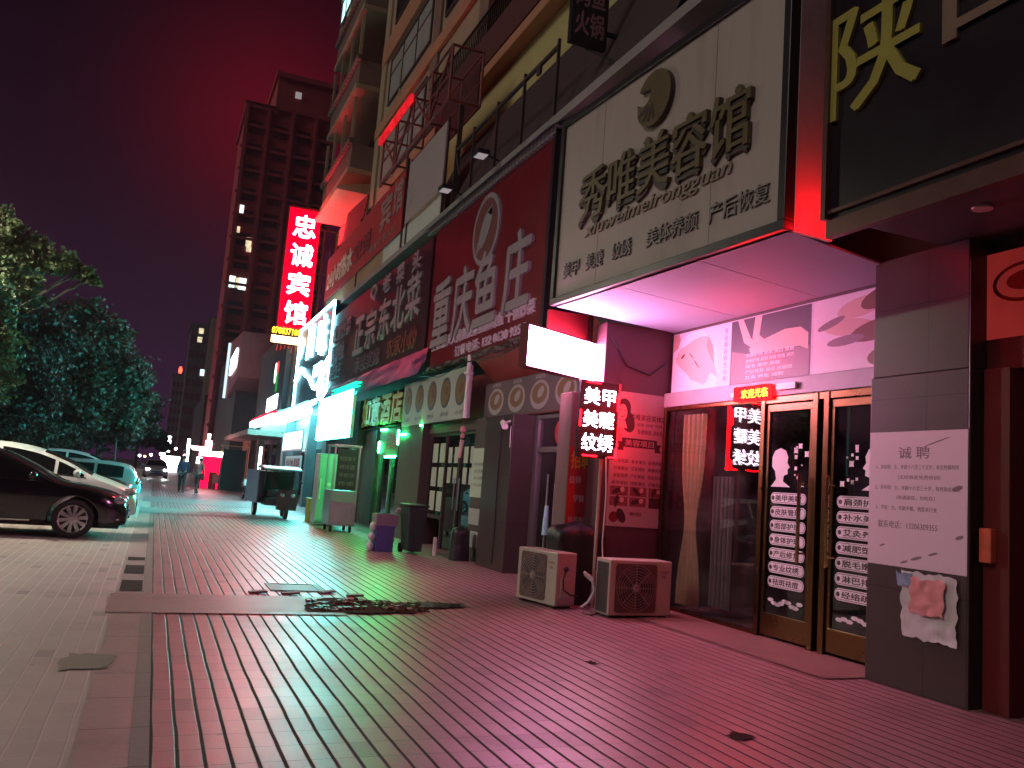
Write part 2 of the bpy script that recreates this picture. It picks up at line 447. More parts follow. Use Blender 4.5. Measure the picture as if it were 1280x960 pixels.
SMOOTH = mk('worn_floor_tile', (.27, .145, .135), .48, .2, 1.5, .15, dirtamt=.4, grid=(.45, .45, 0, .006, .6))
sheet('ground', -700, 700, -250, 1500, -.02, ASPH)
sheet('road', -30, -9.0, -40, 400, -.012, ASPH)
sheet('parking_pavement', -9.0, -.20, -6, 130, 0.0, PARK)
sheet('sidewalk', .14, 6.6, -6, 130, 0.0, PAVE)
sheet('kerb_strip', -.20, .05, -6, 130, 0.003, SLAB)
sheet('kerb_edging', .05, .14, -6, 130, 0.006, EDGE)
sheet('cement_band_near', -.25, 1.95, 8.55, 9.75, .010, BAND)
sheet('cement_band_far', -.20, 5.2, 24.6, 27.3, .010, GREYB)
sheet('cement_band_distant', -.20, 4.2, 31.0, 35.5, .010, GREYB)
sheet('cross_street', -30, 6.6, 56, 66, .012, GREYB)
sheet('threshold_strip', 5.35, 6.25, 5.63, 9.58, .012, SMOOTH)
# broken paving with a puddle
def blob(pts, z, mat, name, jag=.05, kind='structure'):
    q = []
    for i in range(len(pts)):
        a, b = V((*pts[i], z)), V((*pts[(i + 1) % len(pts)], z))
        for k in range(6):
            p = a.lerp(b, k / 6); q.append(p + V((random.uniform(-jag, jag), random.uniform(-jag, jag), 0)))
    mb = MB(); mb.poly(q); return tag(mb.build(name, mat), kind=kind)
PIT = mk('broken_wet_brick', (.05, .018, .016), .85, .7, 14.0, 1.0, spec=.12)
WATER = mk('puddle_water', (.03, .028, .02), .14, .3, 2.0, .0, dirtamt=0)
blob([(1.6, 8.72), (2.35, 8.66), (2.78, 8.8), (3.05, 9.25), (2.5, 9.55), (1.95, 9.7), (1.7, 9.4)], .014, PIT, 'broken_pavement', .05)
blob([(2.75, 9.1), (3.0, 9.05), (3.4, 9.15), (3.5, 9.35), (3.15, 9.5), (2.85, 9.42)], .018, WATER, 'puddle_water', .03)
blob([(3.42, 4.22), (3.55, 4.27), (3.50, 4.42), (3.36, 4.34)], .008, PIT, 'pavement_hole', .02)
blob([(3.5, 6.3), (3.58, 6.28), (3.56, 6.4), (3.49, 6.38)], .008, PIT, 'pavement_gap', .012)
blob([(-.42, 6.3), (-.12, 6.32), (-.1, 6.75), (-.4, 6.8)], .008, mk('mossy_patch', (.22, .20, .15), .7, .3, 6.0, .3), 'mossy_patch', .03)
for y0, y1 in ((9.95, 10.8), (11.4, 12.3), (12.9, 13.3)):
    sheet('kerb_gap', -.18, .04, y0, y1, .009, PIT)
mb = MB(); rnd = random.Random(5)
for k in range(170):
    a = rnd.random(); x = 1.68 + a * 1.25; y = 8.78 + rnd.random() * .78 * (1 - .35 * abs(a - .4)); t = rnd.uniform(0, 3.1); q = rnd.uniform(.02, .07); hh = rnd.uniform(.006, .035)
    c, s = math.cos(t), math.sin(t); mb.obox(V((x, y, .006)), V((c * q, s * q, rnd.uniform(-.01, .01))), V((-s * q * .7, c * q * .7, rnd.uniform(-.008, .008))), V((0, 0, hh)))
tag(mb.build('brick_rubble', mk('wet_brick_rubble', (.13, .05, .045), .4, .5, 20., .4)), 'broken wet brick rubble in the hole of the paving', 'rubble', None, 'stuff')
LOOSE = mk('loose_brick', (.20, .11, .105), .6, .35, 9.0, .3)
for i, (x, y, r) in enumerate(((1.15, 9.95, .1), (1.98, 10.02, .5), (2.22, 9.86, -.2), (1.5, 9.9, .05))):
    mb = MB(); c, s = math.cos(r), math.sin(r)
    mb.obox(V((x, y, .0)), V((c * .2, s * .2, .012)), V((-s * .1, c * .1, .002)), V((0, 0, .022)))
    one('loose_brick', mb, LOOSE, 'worn loose brick lying at the edge of the broken paving', 'brick', 'loose bricks by the broken paving', bevel=.006)
mb = MB(); frame(mb, (V((1.72, 10.5, .006)), V((1, 0, 0)), V((0, 1, 0)), V((0, 0, 1))), .62, .62, .06, .008); panel(mb, (V((1.72, 10.5, .006)), V((1, 0, 0)), V((0, 1, 0)), V((0, 0, 1))), .5, .5, .004)
one('manhole_cover', mb, mk('iron_cover', (.10, .075, .07), .5, .3, 12., .3, metal=.5), 'square manhole cover set in the brick paving behind the broken patch', 'manhole cover')

# ------------------------------------------------------------------ shop building (two storey podium along the pavement)
shop = thing('shop_building', 'long two storey row of shop fronts crowded with signs under the apartment block', 'building', (6.0, 10, 0))
mb = MB()
mb.box(6.0, 12.0, -8, 41.0, 3.66, 7.6)            # upper storey
mb.box(6.4, 12.0, -8, 4.6, 0, 3.64); mb.box(9.4, 12.0, 4.6, 41.0, 0, 3.64)
mb.parts('wall', DARK, shop)
mb = MB(); mb.box(5.62, 12.0, -8, 41.0, 7.61, 7.78); mb.build('roof', CONC, shop)
mb = MB()
mb.add([V((5.38, 12.0, 7.36)), V((5.38, 18.95, 7.36)), V((5.75, 18.95, 7.60)), V((5.75, 12.0, 7.60)), V((5.30, 12.0, 7.30)), V((5.30, 18.95, 7.30))], ((0, 3, 2, 1), (4, 0, 1, 5)))
mb.box(5.40, 5.75, 12.0, 18.95, 7.2, 7.355)
mb.build('ridge_cornice', GREYTILE, shop)
mb = MB(); mb.add([V((5.75, 9.3, 7.79)), V((5.75, 21.5, 7.79)), V((6.9, 21.5, 10.5)), V((6.9, 9.3, 10.5))], ((0, 3, 2, 1),))
mb.box(6.9, 7.15, 9.3, 21.5, 7.79, 10.5)
mb.build('sloping_parapet', mk('dark_slope', (.045, .03, .03), .8, .3, 1.5, .2), shop)
# salon bay
mb = MB(); mb.box(5.8, 6.4, 4.65, 5.63, 0, 2.6); mb.box(5.81, 6.4, 4.66, 5.62, 2.603, 3.66); mb.box(5.80, 5.83, 4.635, 4.65, 0, 3.5)
mb.build('pillar', STONE, shop, bevel=.01)
mb = MB(); mb.box(5.27, 6.4, 9.6, 9.9, 0, 3.66); mb.build('pillar', MAROON, shop, bevel=.01)
mb = MB(); mb.box(5.0, 5.42, 9.93, 10.3, 0, 2.72); mb.build('pillar', mk('pink_brown_plaster', (.20, .12, .115), .7, .2, 2.5, .2), shop, bevel=.01)
mb = MB(); mb.box(6.2, 6.38, 5.64, 9.59, 2.61, 2.80); mb.build('lintel', mk('grey_lintel', (.30, .28, .29), .45, .15, 2.0, .08), shop, bevel=.008)
mb = MB(); mb.box(6.30, 6.40, 5.64, 9.59, 2.81, 3.66); mb.parts('wall', BRN, shop)
# salon interior
mb = MB()
mb.quad(V((6.3, 5.6, .004)), V((9.3, 5.6, .004)), V((9.3, 9.6, .004)), V((6.3, 9.6, .004)))
mb.quad(V((9.3, 5.6, 0)), V((9.3, 5.6, 3)), V((9.3, 9.6, 3)), V((9.3, 9.6, 0)))
mb.quad(V((6.41, 9.59, 0)), V((9.3, 9.59, 0)), V((9.3, 9.59, 3)), V((6.41, 9.59, 3)))
mb.quad(V((6.41, 5.61, 0)), V((9.3, 5.61, 0)), V((9.3, 5.61, 3)), V((6.41, 5.61, 3)))
mb.quad(V((6.41, 5.6, 3)), V((9.3, 5.6, 3)), V((9.3, 9.6, 3)), V((6.41, 9.6, 3)))
mb.parts('interior', mk('dim_salon_interior', (.10, .085, .085), .6, .3, 1.5, .05), shop)
# salon glazing
mb = MB()
for y, w in ((9.53, .05), (7.555, .07), (6.74, .075), (6.585, .075), (5.66, .05)): mb.box(6.19, 6.29, y - w / 2, y + w / 2, .0, 2.605)
mb.box(6.2, 6.28, 5.69, 7.52, 2.53, 2.605); mb.box(6.2, 6.28, 7.59, 9.5, 2.56, 2.605); mb.box(6.2, 6.28, 7.59, 9.5, .0, .05)
mb.build('door_frame', GOLD, shop, bevel=.006)
def pane(y0, y1, z0, z1, x, mat, parent, name='pane'):
    m = MB(); m.box(x, x + .012, y0, y1, z0, z1); return m.build(name, mat, parent)
pane(7.59, 9.5, .05, 2.56, 6.235, CLEAR, shop, 'shop_window')
WHITED = mk('white_sticker', (.72, .68, .70), .5, .1, 4.0, .0, dirtamt=.1)
def salon_door(y0, y1, words, lady):
    m = MB(); m.box(6.215, 6.265, y0, y1, .04, .27); m.box(6.215, 6.265, y0, y1, 2.44, 2.52); m.box(6.215, 6.265, y0, y0 + .05, .27, 2.44); m.box(6.215, 6.265, y1 - .05, y1, .27, 2.44)
    d = m.build('door', GOLD, shop, bevel=.004)
    pane(y0 + .05, y1 - .05, .27, 2.44, 6.236, SMOKE, d)
    yc = (y0 + y1) / 2; w = (y1 - y0) - .18
    for k, t in enumerate(words):
        z = 1.50 - k * .148
        m = MB(); F = FX(6.234, yc, z)
        m.prism(rpts(w, .118, .055), F, .0015, 0); 
        fr_ = rpts(w - .02, .098, .045)
        m.prism(fr_, off(F, 0, 0, .0015), .0008, 1); m.prism(rpts(w - .03, .088, .04), off(F, 0, 0, .0023), .0006, 0)
        m.text(t, off(F, .0, 0, .003), w * .72, .066, .0008, 1, .03)
        m.sphere(off(F, -w * .43, 0, .003)[0], .001, .024, .024, 1, 8, 5)
        m.build('sticker', [WHITED, INK], d)
    # white cut-out decal of a head in profile with flowers
    m = MB(); F = FX(6.234, yc, 1.84)
    head = [(-.19, .10), (-.15, .17), (-.06, .20), (.02, .17), (.06, .10), (.05, .04), (.09, -.01), (.055, -.03), (.06, -.08), (.0, -.10), (-.01, -.16), (.10, -.22), (-.20, -.22), (-.12, -.14), (-.14, -.05), (-.19, 0)]
    sgn = lady
    hp = [(p[0] * sgn - .08 * sgn, p[1]) for p in head]
    if sgn < 0: hp.reverse()
    m.prism(hp, F, .0012)
    for k in range(11):
        a = random.uniform(.07, w * .48) * sgn; b = random.uniform(-.2, .22); r = random.uniform(.012, .045)
        m.prism([(a + r * math.cos(q * math.pi / 4) * (1 if q % 2 else .6), b + r * math.sin(q * math.pi / 4) * (1 if q % 2 else .6)) for q in range(8)], F, .0012)
    m.build('decal', WHITED, d)
    m = MB(); F = FX(6.234, yc, .40)
    for k in range(9):
        a = -w * .4 + k * w * .1; b = random.uniform(-.03, .03)
        m.prism([(a + .05 * math.cos(q * math.pi / 3) , b + .022 * math.sin(q * math.pi / 3) - .0 * q) for q in range(6)], F, .0012)
    m.build('decal', WHITED, d)
    return d
dl = salon_door(6.785, 7.51, ['美甲美睫', '皮肤管理', '面部护理', '身体护理', '产后修复', '专业纹绣', '祛斑祛痘'], 1)
dr = salon_door(5.70, 6.54, ['肩颈护理', '补水美白', '艾灸养生', '减肥塑形', '脱毛嫩肤', '淋巴排毒', '经络疏通'], -1)
for d, y in ((dl, 6.86), (dr, 6.46)):
    m = MB(); m.cyl(V((6.12, y, .85)), V((6.12, y, 1.75)), .019, seg=12); 
    for z in (.95, 1.65): m.cyl(V((6.12, y, z)), V((6.22, y, z)), .012)
    for z in (1.0, 1.12, 1.25, 1.38, 1.5, 1.6): m.cyl(V((6.12, y, z)), V((6.12, y, z + .02)), .024, seg=12)
    m.build('handle', mk('polished_gold', (.75, .5, .2), .08, .1, 4., .0, metal=1., dirtamt=0), d)
def curtain(y0, y1, z0, z1, x, mat, tie=.45):
    m = MB(); n = 26; rows = 16; vs = []; fs = []
    for j in range(rows + 1):
        t = j / rows; pinch = 1 - .5 * math.exp(-((t - tie) / .2) ** 2) if tie else 1
        for i in range(n + 1):
            s = i / n
            y = (y0 + y1) / 2 + (s - .5) * (y1 - y0) * pinch
            vs.append(V((x + .03 * math.sin(s * 34) * pinch, y, z0 + (z1 - z0) * t)))
    for j in range(rows):
        for i in range(n):
            a = j * (n + 1) + i; fs.append((a, a + 1, a + n + 2, a + n + 1))
    m.add(vs, fs, 0, True); return m.build('curtain', mat, shop)
curtain(8.74, 9.26, .1, 2.5, 6.30, CURT, .42)
curtain(8.3, 8.72, .15, 1.72, 6.42, PALEC, 0)

# entrance bay of the noodle shop (red)
RJ = mk('red_painted_jamb', (.12, .012, .012), .45, .2, 3.0, .08)
mb = MB(); mb.box(5.93, 6.1, 4.40, 4.62, 0, 2.6); mb.build('door_jamb', RJ, shop, bevel=.008)
mb = MB(); mb.box(6.10, 6.15, 3.3, 4.40, 0.02, 2.55); dn = mb.build('door', mk('dark_red_door', (.08, .012, .014), .35, .3, 2.0, .06), shop)
mb = MB(); mb.box(6.04, 6.4, -6, 4.62, 3.58, 3.66); mb.parts('soffit', DARK, shop)
mb = MB(); mb.box(4.70, 6.04, -6, 4.94, 3.668, 3.70); mb.parts('soffit', mk('dark_soffit', (.06, .05, .055), .4, .2, 2., .05), shop)

# fish restaurant bay: soffit, transom, glass door, pillars
mb = MB(); mb.add([V((5.45, 10.3, 3.86)), V((5.45, 15.28, 3.86)), V((6.0, 15.28, 3.36)), V((6.0, 10.3, 3.36))], ((0, 1, 2, 3),)); mb.box(6.0, 6.1, 10.3, 20.0, 2.62, 3.66)
mb.parts('soffit', mk('red_soffit', (.36, .06, .055), .45, .2, 2., .06), shop)
mb = MB()
for y0, y1 in ((10.3, 10.38), (11.72, 11.80), (12.70, 12.84)): mb.box(5.80, 5.90, y0, y1, 0, 2.62)
mb.box(5.81, 5.89, 10.38, 12.70, 2.0, 2.09); mb.box(5.81, 5.89, 10.38, 12.70, 2.55, 2.62)
mb.build('door_frame', mk('grey_alu_frame', (.22, .21, .21), .4, .2, 3., .05, metal=.6), shop, bevel=.005)
pane(10.38, 12.70, 2.09, 2.55, 5.845, WING, shop, 'window')
d = pane(10.40, 11.72, .02, 2.0, 5.845, CLEAR, shop, 'door')
m = MB(); m.cyl(V((5.80, 11.60, .8)), V((5.80, 11.60, 1.5)), .018); m.build('handle', STEEL, d)
d = pane(11.80, 12.70, .02, 2.0, 5.845, CLEAR, shop, 'door')
m = MB(); m.cyl(V((5.80, 11.92, .8)), V((5.80, 11.92, 1.5)), .018); m.build('handle', STEEL, d)
mb = MB(); mb.quad(V((6.35, 10.3, 0)), V((6.35, 13.0, 0)), V((6.35, 13.0, 2.62)), V((6.35, 10.3, 2.62))); mb.quad(V((5.9, 10.31, 0)), V((6.35, 10.31, 0)), V((6.35, 10.31, 2.6)), V((5.9, 10.31, 2.6)))
mb.parts('interior', DIMTEAL, shop)
m = MB(); m.prism([(.2 * math.cos(a * math.pi / 9), .2 * math.sin(a * math.pi / 9)) for a in range(18)], FX(5.843, 11.95, 2.32), .002); m.text('福', FX(5.840, 11.95, 2.32), .2, .2, .001, 1, .02)
m.build('sticker', [BANRED, OLIVEL], shop)
mb = MB(); mb.box(5.40, 5.95, 12.85, 14.1, 0, 2.62); mb.build('pillar', STONE, shop, bevel=.01)
# dark restaurant bay
mb = MB(); mb.box(5.62, 6.0, 14.1, 15.2, 0, 2.66); mb.box(5.5, 6.0, 18.3, 20.2, 0, 2.66); mb.box(5.66, 6.0, 15.2, 18.3, 2.45, 2.66); mb.parts('wall', BRN, shop)
mb = MB()
for y in (15.23, 16.2, 17.1, 18.25): mb.box(5.68, 5.76, y - .035, y + .035, 0, 2.45)
mb.box(5.69, 5.75, 15.2, 18.3, 2.38, 2.45); mb.box(5.69, 5.75, 17.1, 18.3, .6, .68)
mb.build('door_frame', mk('dark_wood_frame', (.05, .035, .03), .4, .3, 5., .1), shop, bevel=.005)
GPAPER = mk('pale_menu_paper', (.45, .48, .40), .6, .25, 5.0, .02)
for k, (y0, y1) in enumerate(((15.27, 16.16), (16.24, 17.06))):
    d = pane(y0, y1, .03, 2.38, 5.72, SMOKE, shop, 'door')
    m = MB()
    for i in range(2):
        for j in range(2): panel(m, FX(5.717, y0 + .25 + i * .38, 1.55 + j * .42), .24, .33, .002, 0)
    m.build('menu_sheet', GPAPER, d)
    m = MB(); yy = y1 - .1 if k == 0 else y0 + .1; m.cyl(V((5.67, yy, .85)), V((5.67, yy, 1.5)), .016); m.build('handle', STEEL, d)
w_ = pane(17.14, 18.22, .68, 2.38, 5.72, SMOKE, shop, 'window')
m = MB()
for i in range(2):
    for j in range(3): panel(m, FX(5.717, 17.4 + i * .5, .98 + j * .52), .36, .42, .002, 0)
m.build('menu_sheet', GPAPER, w_)
mb = MB(); mb.quad(V((7.5, 14.1, 0)), V((7.5, 26, 0)), V((7.5, 26, 3.0)), V((7.5, 14.1, 3.0))); mb.parts('interior', DARK, shop)
# hotel-restaurant entrance bay with a recessed dark door
mb = MB(); mb.box(5.55, 6.0, 25.2, 26.2, 0, 3.66); mb.box(5.75, 6.0, 20.2, 20.9, 0, 2.75); mb.box(5.62, 6.0, 20.2, 25.2, 2.76, 3.66); mb.box(5.75, 6.0, 23.6, 25.2, 0, 2.75)
mb.parts('wall', BRN, shop)
d = pane(20.9, 23.6, .0, 2.75, 5.9, SMOKE, shop, 'door')
m = MB(); m.cyl(V((5.86, 22.2, .8)), V((5.86, 22.2, 1.7)), .02); m.build('handle', STEEL, d)
mb = MB()
for y in (20.9, 22.25, 23.55): mb.box(5.84, 5.95, y - .04, y + .04, 0, 2.75)
mb.build('door_frame', STEEL, shop)
mb = MB(); mb.box(5.9, 6.2, 26.2, 41, 0, 3.66); mb.box(5.55, 5.9, 30.2, 31.0, 0, 3.66); mb.box(5.55, 5.9, 34.2, 34.7, 0, 3.66); mb.box(5.45, 5.9, 40.2, 41, 0, 3.66)
mb.parts('wall', mk('teal_grey_wall', (.12, .15, .16), .5, .3, 1.5, .1), shop)
for y0, y1 in ((26.5, 29.9), (31.3, 34.0), (35.0, 40.0)):
    pane(y0, y1, .1, 2.3, 5.87, SMOKE, shop, 'window')

# ------------------------------------------------------------------ apartment block over the shops
apt = thing('apartment_block', 'tall beige apartment block with balconies and dark windows standing above the shops', 'building', (9, 20, 7.78))
mb = MB(); mb.box(7.2, 12, 9.0, 27.5, 7.8, 12.1); mb.parts('wall', YELLOW, apt)
mb = MB(); mb.box(7.9, 16, -6, 41.5, 12.12, 44); mb.parts('wall', BRN, apt)
mb = MB(); mb.box(6.75, 7.2, 7.4, 9.3, 7.8, 12.1); mb.box(7.2, 12, 4.0, 8.98, 7.8, 12.1); mb.parts('wall', mk('pale_yellow_render', (.40, .36, .20), .85, .2, .8, .2), apt)
mb = MB(); mb.box(6.85, 7.9, 6, 30, 12.13, 12.42); mb.build('balcony_slab', OCHRE, apt, bevel=.02)
mb = MB(); mb.box(6.82, 6.95, 8, 25.5, 12.43, 13.35); mb.box(6.95, 7.05, 8, 25.5, 12.43, 13.2); mb.build('balcony_wall', mk('dark_red_balcony', (.10, .035, .03), .7, .3, 1.5, .2), apt)
mb = MB()
for y in [8.2 + .16 * k for k in range(int(17.2 / .16))]: mb.box(6.86, 6.89, y, y + .03, 13.36, 14.05)
mb.box(6.85, 6.90, 8, 25.5, 14.05, 14.10)
mb.build('balcony_rail', BLACKM, apt)
for y in (16.4, 20.6, 25.4, 33.2): 
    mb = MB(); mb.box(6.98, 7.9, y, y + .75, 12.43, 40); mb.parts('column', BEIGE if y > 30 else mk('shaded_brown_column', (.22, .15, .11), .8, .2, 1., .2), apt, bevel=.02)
# broad ochre floor bands
for z in (15.4, 18.6, 22.0, 25.4, 28.8, 32.2):
    mb = MB(); mb.box(6.95, 7.9, 20 if z < 16 else 8, 33.9 if z > 16 else 34, z, z + (1.0 if z > 16 else .5)); mb.build('floor_band', OCHRE if z < 22 else BEIGE, apt, bevel=.02)
for y0, y1 in ((21.36, 25.39), (26.16, 33.19)):
    for z0, z1 in ((12.43, 15.39), (15.91, 18.59), (19.61, 21.99), (23.01, 25.39), (26.41, 28.79), (29.81, 32.19)):
        mb = MB(); mb.box(7.08, 7.89, y0, y1, z0, z1); mb.build('wall', BEIGE, apt)
FRM = mk('dark_window_frame', (.06, .05, .045), .5, .2, 3., .05)
PALEG = mk('curtained_window', (.36, .37, .33), .5, .35, 1.2, .0, stretch=(1, 3, .2))
def apt_window(y0, y1, z0, z1, x=7.86, lit=None, nv=3):
    m = MB(); F = FX(x, (y0 + y1) / 2, (z0 + z1) / 2)
    frame(m, F, y1 - y0, z1 - z0, .1, .06)
    for k in range(1, nv): panel(m, off(F, -(y1 - y0) / 2 + k * (y1 - y0) / nv), .06, z1 - z0 - .2, .05)
    panel(m, off(F, 0, (z1 - z0) * .15), y1 - y0 - .2, .06, .04)
    f = m.build('window', FRM, apt)
    m = MB(); panel(m, F, y1 - y0 - .18, z1 - z0 - .18, .02); m.build('pane', lit or PALEG, f)
apt_window(26.6, 32.4, 16.35, 18.35, 7.07)
apt_window(22.0, 25.0, 16.4, 18.3, 7.07, WING)
apt_window(26.6, 32.4, 12.9, 15.1, 7.07)
for z in (19.8, 23.2, 26.6, 30):
    apt_window(26.6, 32.4, z + .1, z + 2.0, 7.07, WING if z != 23.2 else PALEG); apt_window(21.8, 25.0, z + .1, z + 2, 7.07, WING); apt_window(9, 15.5, z, z + 2, 7.86, WING)
apt_window(8.8, 15.8, 13.2, 15.6, 7.86, WING, 5)
# projecting end balconies towards the hotel sign
ORNG = mk('pale_orange_render', (.55, .33, .20), .85, .2, 1., .2)
for z, m_ in ((13.9, ORNG), (17.6, BEIGE), (21.2, BEIGE), (24.8, BEIGE), (28.4, BEIGE)):
    mb = MB(); mb.box(5.95, 7.9, 34.0, 40.5, z, z + .22); b = mb.build('balcony_slab', m_, apt, bevel=.03)
    mb = MB(); mb.box(5.9, 6.1, 33.9, 40.6, z + 1.25, z + 1.45); mb.box(6.05, 6.15, 34.0, 40.5, z + .22, z + 1.25); mb.box(6.15, 7.9, 34.0, 34.1, z + .22, z + 1.25); mb.build('balcony_wall', mk('ribbed_brown_cladding', (.20, .14, .11), .8, .3, 1., .2, grid=(0, .42, 0, .09, .45)), apt)
    mb = MB()
    for y in (34.2, 36.3, 38.4, 40.3): mb.box(6.0, 6.12, y, y + .12, z + 1.45, z + 3.38)
    mb.parts('balcony_post', BEIGE, apt)
mb = MB(); mb.add([V((5.6, 33.9, 13.2)), V((5.6, 39.2, 13.2)), V((7.9, 39.2, 13.75)), V((7.9, 33.9, 13.75)), V((5.6, 33.9, 13.05)), V((5.6, 39.2, 13.05)), V((7.9, 39.2, 13.05)), V((7.9, 33.9, 13.05))], ((0, 3, 2, 1), (0, 1, 5, 4), (4, 5, 6, 7), (3, 0, 4, 7), (1, 2, 6, 5)))
mb.build('awning_slab', ORNG, apt)
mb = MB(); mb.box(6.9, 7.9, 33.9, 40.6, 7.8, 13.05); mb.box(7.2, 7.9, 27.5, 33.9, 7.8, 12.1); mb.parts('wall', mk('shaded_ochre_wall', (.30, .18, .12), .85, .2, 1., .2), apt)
apt_window(34.8, 39.5, 9.6, 12.2, 6.88, WING)
LITC = em('cyan_lit_window', (.55, .95, .95), 1.6, .6)
apt_window(36.0, 39.6, 23.0, 25.0, 5.93, LITC)
mb = MB(); mb.cyl(V((7.08, 30.6, 7.8)), V((7.08, 30.6, 18)), .07); mb.cyl(V((7.08, 33.4, 7.8)), V((7.08, 33.4, 18)), .07); mb.parts('drain_pipe', BEIGE, apt)
mb = MB(); mb.box(6.2, 6.8, 19.0, 19.9, 14.2, 14.9); 
one('air_conditioner', mb, OFFW, 'pale outdoor unit on the dark balcony of the apartment block', 'air conditioner', bevel=.03)

# railing on the podium roof
rl = thing('roof_railing', 'thin black railing along the roof edge above the red fish restaurant sign', 'railing', (5.6, 15, 7.78))
ys = [12.55, 14.0, 15.35, 16.75, 17.95]
for y in ys:
    m = MB(); m.box(5.58, 5.63, y - .025, y + .025, 7.78, 9.16); m.parts('post', RUST, rl)
m = MB(); m.box(5.575, 5.635, ys[0], ys[-1], 9.0, 9.06); m.build('rail', RUST, rl)
m = MB(); m.cyl(V((5.6, 17.95, 9.0)), V((5.6, 17.55, 8.3)), .02); m.box(5.55, 5.6, 13.2, 13.35, 8.82, 8.98); m.parts('brace', RUST, rl)
# ------------------------------------------------------------------ light-emitting sheets
E_BOX = em('pink_white_lightbox', (1.0, .33, .66), L_BOX)
E_LEDW = em('led_white', (1.0, .80, .95), L_LEDW)
E_LEDR = em('led_red', (1.0, .0012, .003), L_LEDR)
E_HCH = em('hotel_white_tubes', (1.0, .045, .075), L_HCH)
E_HPN = em('hotel_red_panel', (1.0, .0, .02), L_HPN, .3)
E_HYL = em('hotel_yellow_leds', (1.0, .42, .02), 5.0)
E_HWH = em('hotel_warm_leds', (1.0, .62, .28), 9.0)
E_CBOX = em('cyan_white_lightbox', (.07, 1.0, .90), L_CBOX)
E_NEON = em('cold_white_neon', (.34, .85, 1.0), L_NEON)
E_CAN = em('cold_canopy_tube', (.24, .92, 1.0), L_CAN)
E_GRN = em('green_led', (.02, 1.0, .22), L_GRN)
E_SCR = em('cold_white_screen', (.7, .9, 1.0), 5.0)
E_ORG = em('amber_scrolling_led', (1.0, .55, .05), 5.0)
E_DRD = em('red_led_sheet', (1.0, .0004, .0006), L_SCROLL)
E_FAR = em('distant_pink_white_sign', (1.0, .38, .42), 22.0)
E_FRD = em('distant_red_glow_panel', (1.0, .004, .05), 2.2)
E_FWH = em('distant_white_sign', (.95, .95, 1.0), 12.0)
E_WARM = em('warm_lamp', (1.0, .42, .14), 14.0)
E_BCN = em('red_beacon', (1.0, .05, .02), 8.0)
E_HEAD = em('headlamp_beam', (.85, .95, 1.0), 260.0)
E_DOWN = em('downlight_lens', (1.0, .85, .85), .8)
E_WINW = em('warm_lit_window', (1.0, .85, .55), .9, .7)
E_WINC = em('cool_lit_window', (.75, 1.0, .95), 1.6, .5)

# ------------------------------------------------------------------ beauty salon signs
A, B = (4.28, 9.21), (4.51, 5.28)
s = thing('salon_sign', 'big cream signboard with dull gold raised characters and round emblem over the salon doors', 'shop sign', (4.4, 7.25, 3.6))
F = FR(A, B, 4.82); Wd = (V(B) - V(A)).length; Hh = 2.36
mb = MB(); panel(mb, off(F, 0, 0, -.02), Wd - .16, Hh - .16, .035); mb.build('sign_face', CREAM, s)
mb = MB()
for q in (-.98, .98):
    panel(mb, off(F, q, 0, .0152), .006, Hh - .18, .001)
mb.parts('panel_seam', UMBER, s)
mb = MB(); frame(mb, off(F, 0, 0, -.06), Wd, Hh, .085, .11); mb.build('frame', BLACKM, s, bevel=.008)
r_, n_ = F[1], F[3]
a3, b3 = V((*A, 0)), V((*B, 0))
bk0, bk1 = V((6.28, 9.58, 0)), V((6.28, 5.66, 0))
# underside sheets (two, with a seam) and end returns
def under(t0, t1):
    m = MB(); p = [a3.lerp(b3, t0), a3.lerp(b3, t1), bk0.lerp(bk1, t1), bk0.lerp(bk1, t0)]
    m.add([q + V((0, 0, 3.66)) for q in p] + [q + V((0, 0, 3.64)) for q in p], ((0, 1, 2, 3), (4, 7, 6, 5), (4, 5, 1, 0), (5, 6, 2, 1), (6, 7, 3, 2), (7, 4, 0, 3)))
    m.build('soffit_panel', ALU, s)
under(.004, .355); under(.358, .70); under(.703, .996)
mb = MB(); mb.add([b3 + V((.06, -.0, 3.64)), V((5.0, 5.31, 3.64)), V((5.0, 5.31, 6.0)), b3 + V((.06, 0, 6.0)), b3 + V((.06, .04, 3.64)), V((5.0, 5.35, 3.64)), V((5.0, 5.35, 6.0)), b3 + V((.06, .04, 6.0))], ((0, 1, 2, 3), (5, 4, 7, 6), (1, 5, 6, 2), (3, 2, 6, 7), (4, 0, 3, 7), (0, 4, 5, 1)))
mb.build('side_panel', WHITEP, s)
mb = MB(); mb.box(4.40, 6.0, 9.22, 9.25, 3.68, 6.0); mb.build('side_panel', BLACKM, s)
mb = MB(); mb.text('秀唯美容馆', off(F, .09, .0, .02), 2.86, .60, .05, 0, .022); mb.build('lettering', [OLIVEL], s)
mb = MB(); mb.text('秀唯美容馆', off(F, .05, -.02, .016), 2.90, .63, .03, 0, .05); mb.build('lettering_return', [UMBER], s)
mb = MB(); mb.text('xiuweimeirongguan', off(F, .02, -.44, .016), 2.5, .20, .02, 0, .02, .35); mb.build('lettering', [mk('worn_brown_letter', (.22, .18, .14), .5, .35, 7., .1)], s)
for k, (t, dx, w) in enumerate((('美甲', -1.52, .36), ('美睫', -1.0, .36), ('纹绣', -.45, .36), ('美体养颜', .42, .82), ('产后恢复', 1.38, .78))):
    mb = MB(); mb.text(t, off(F, dx, -.80, .016), w, .19, .02, 0, .015); mb.build('lettering', [mk('weathered_letter', (.20, .19, .17), .5, .5, 9., .1)], s)
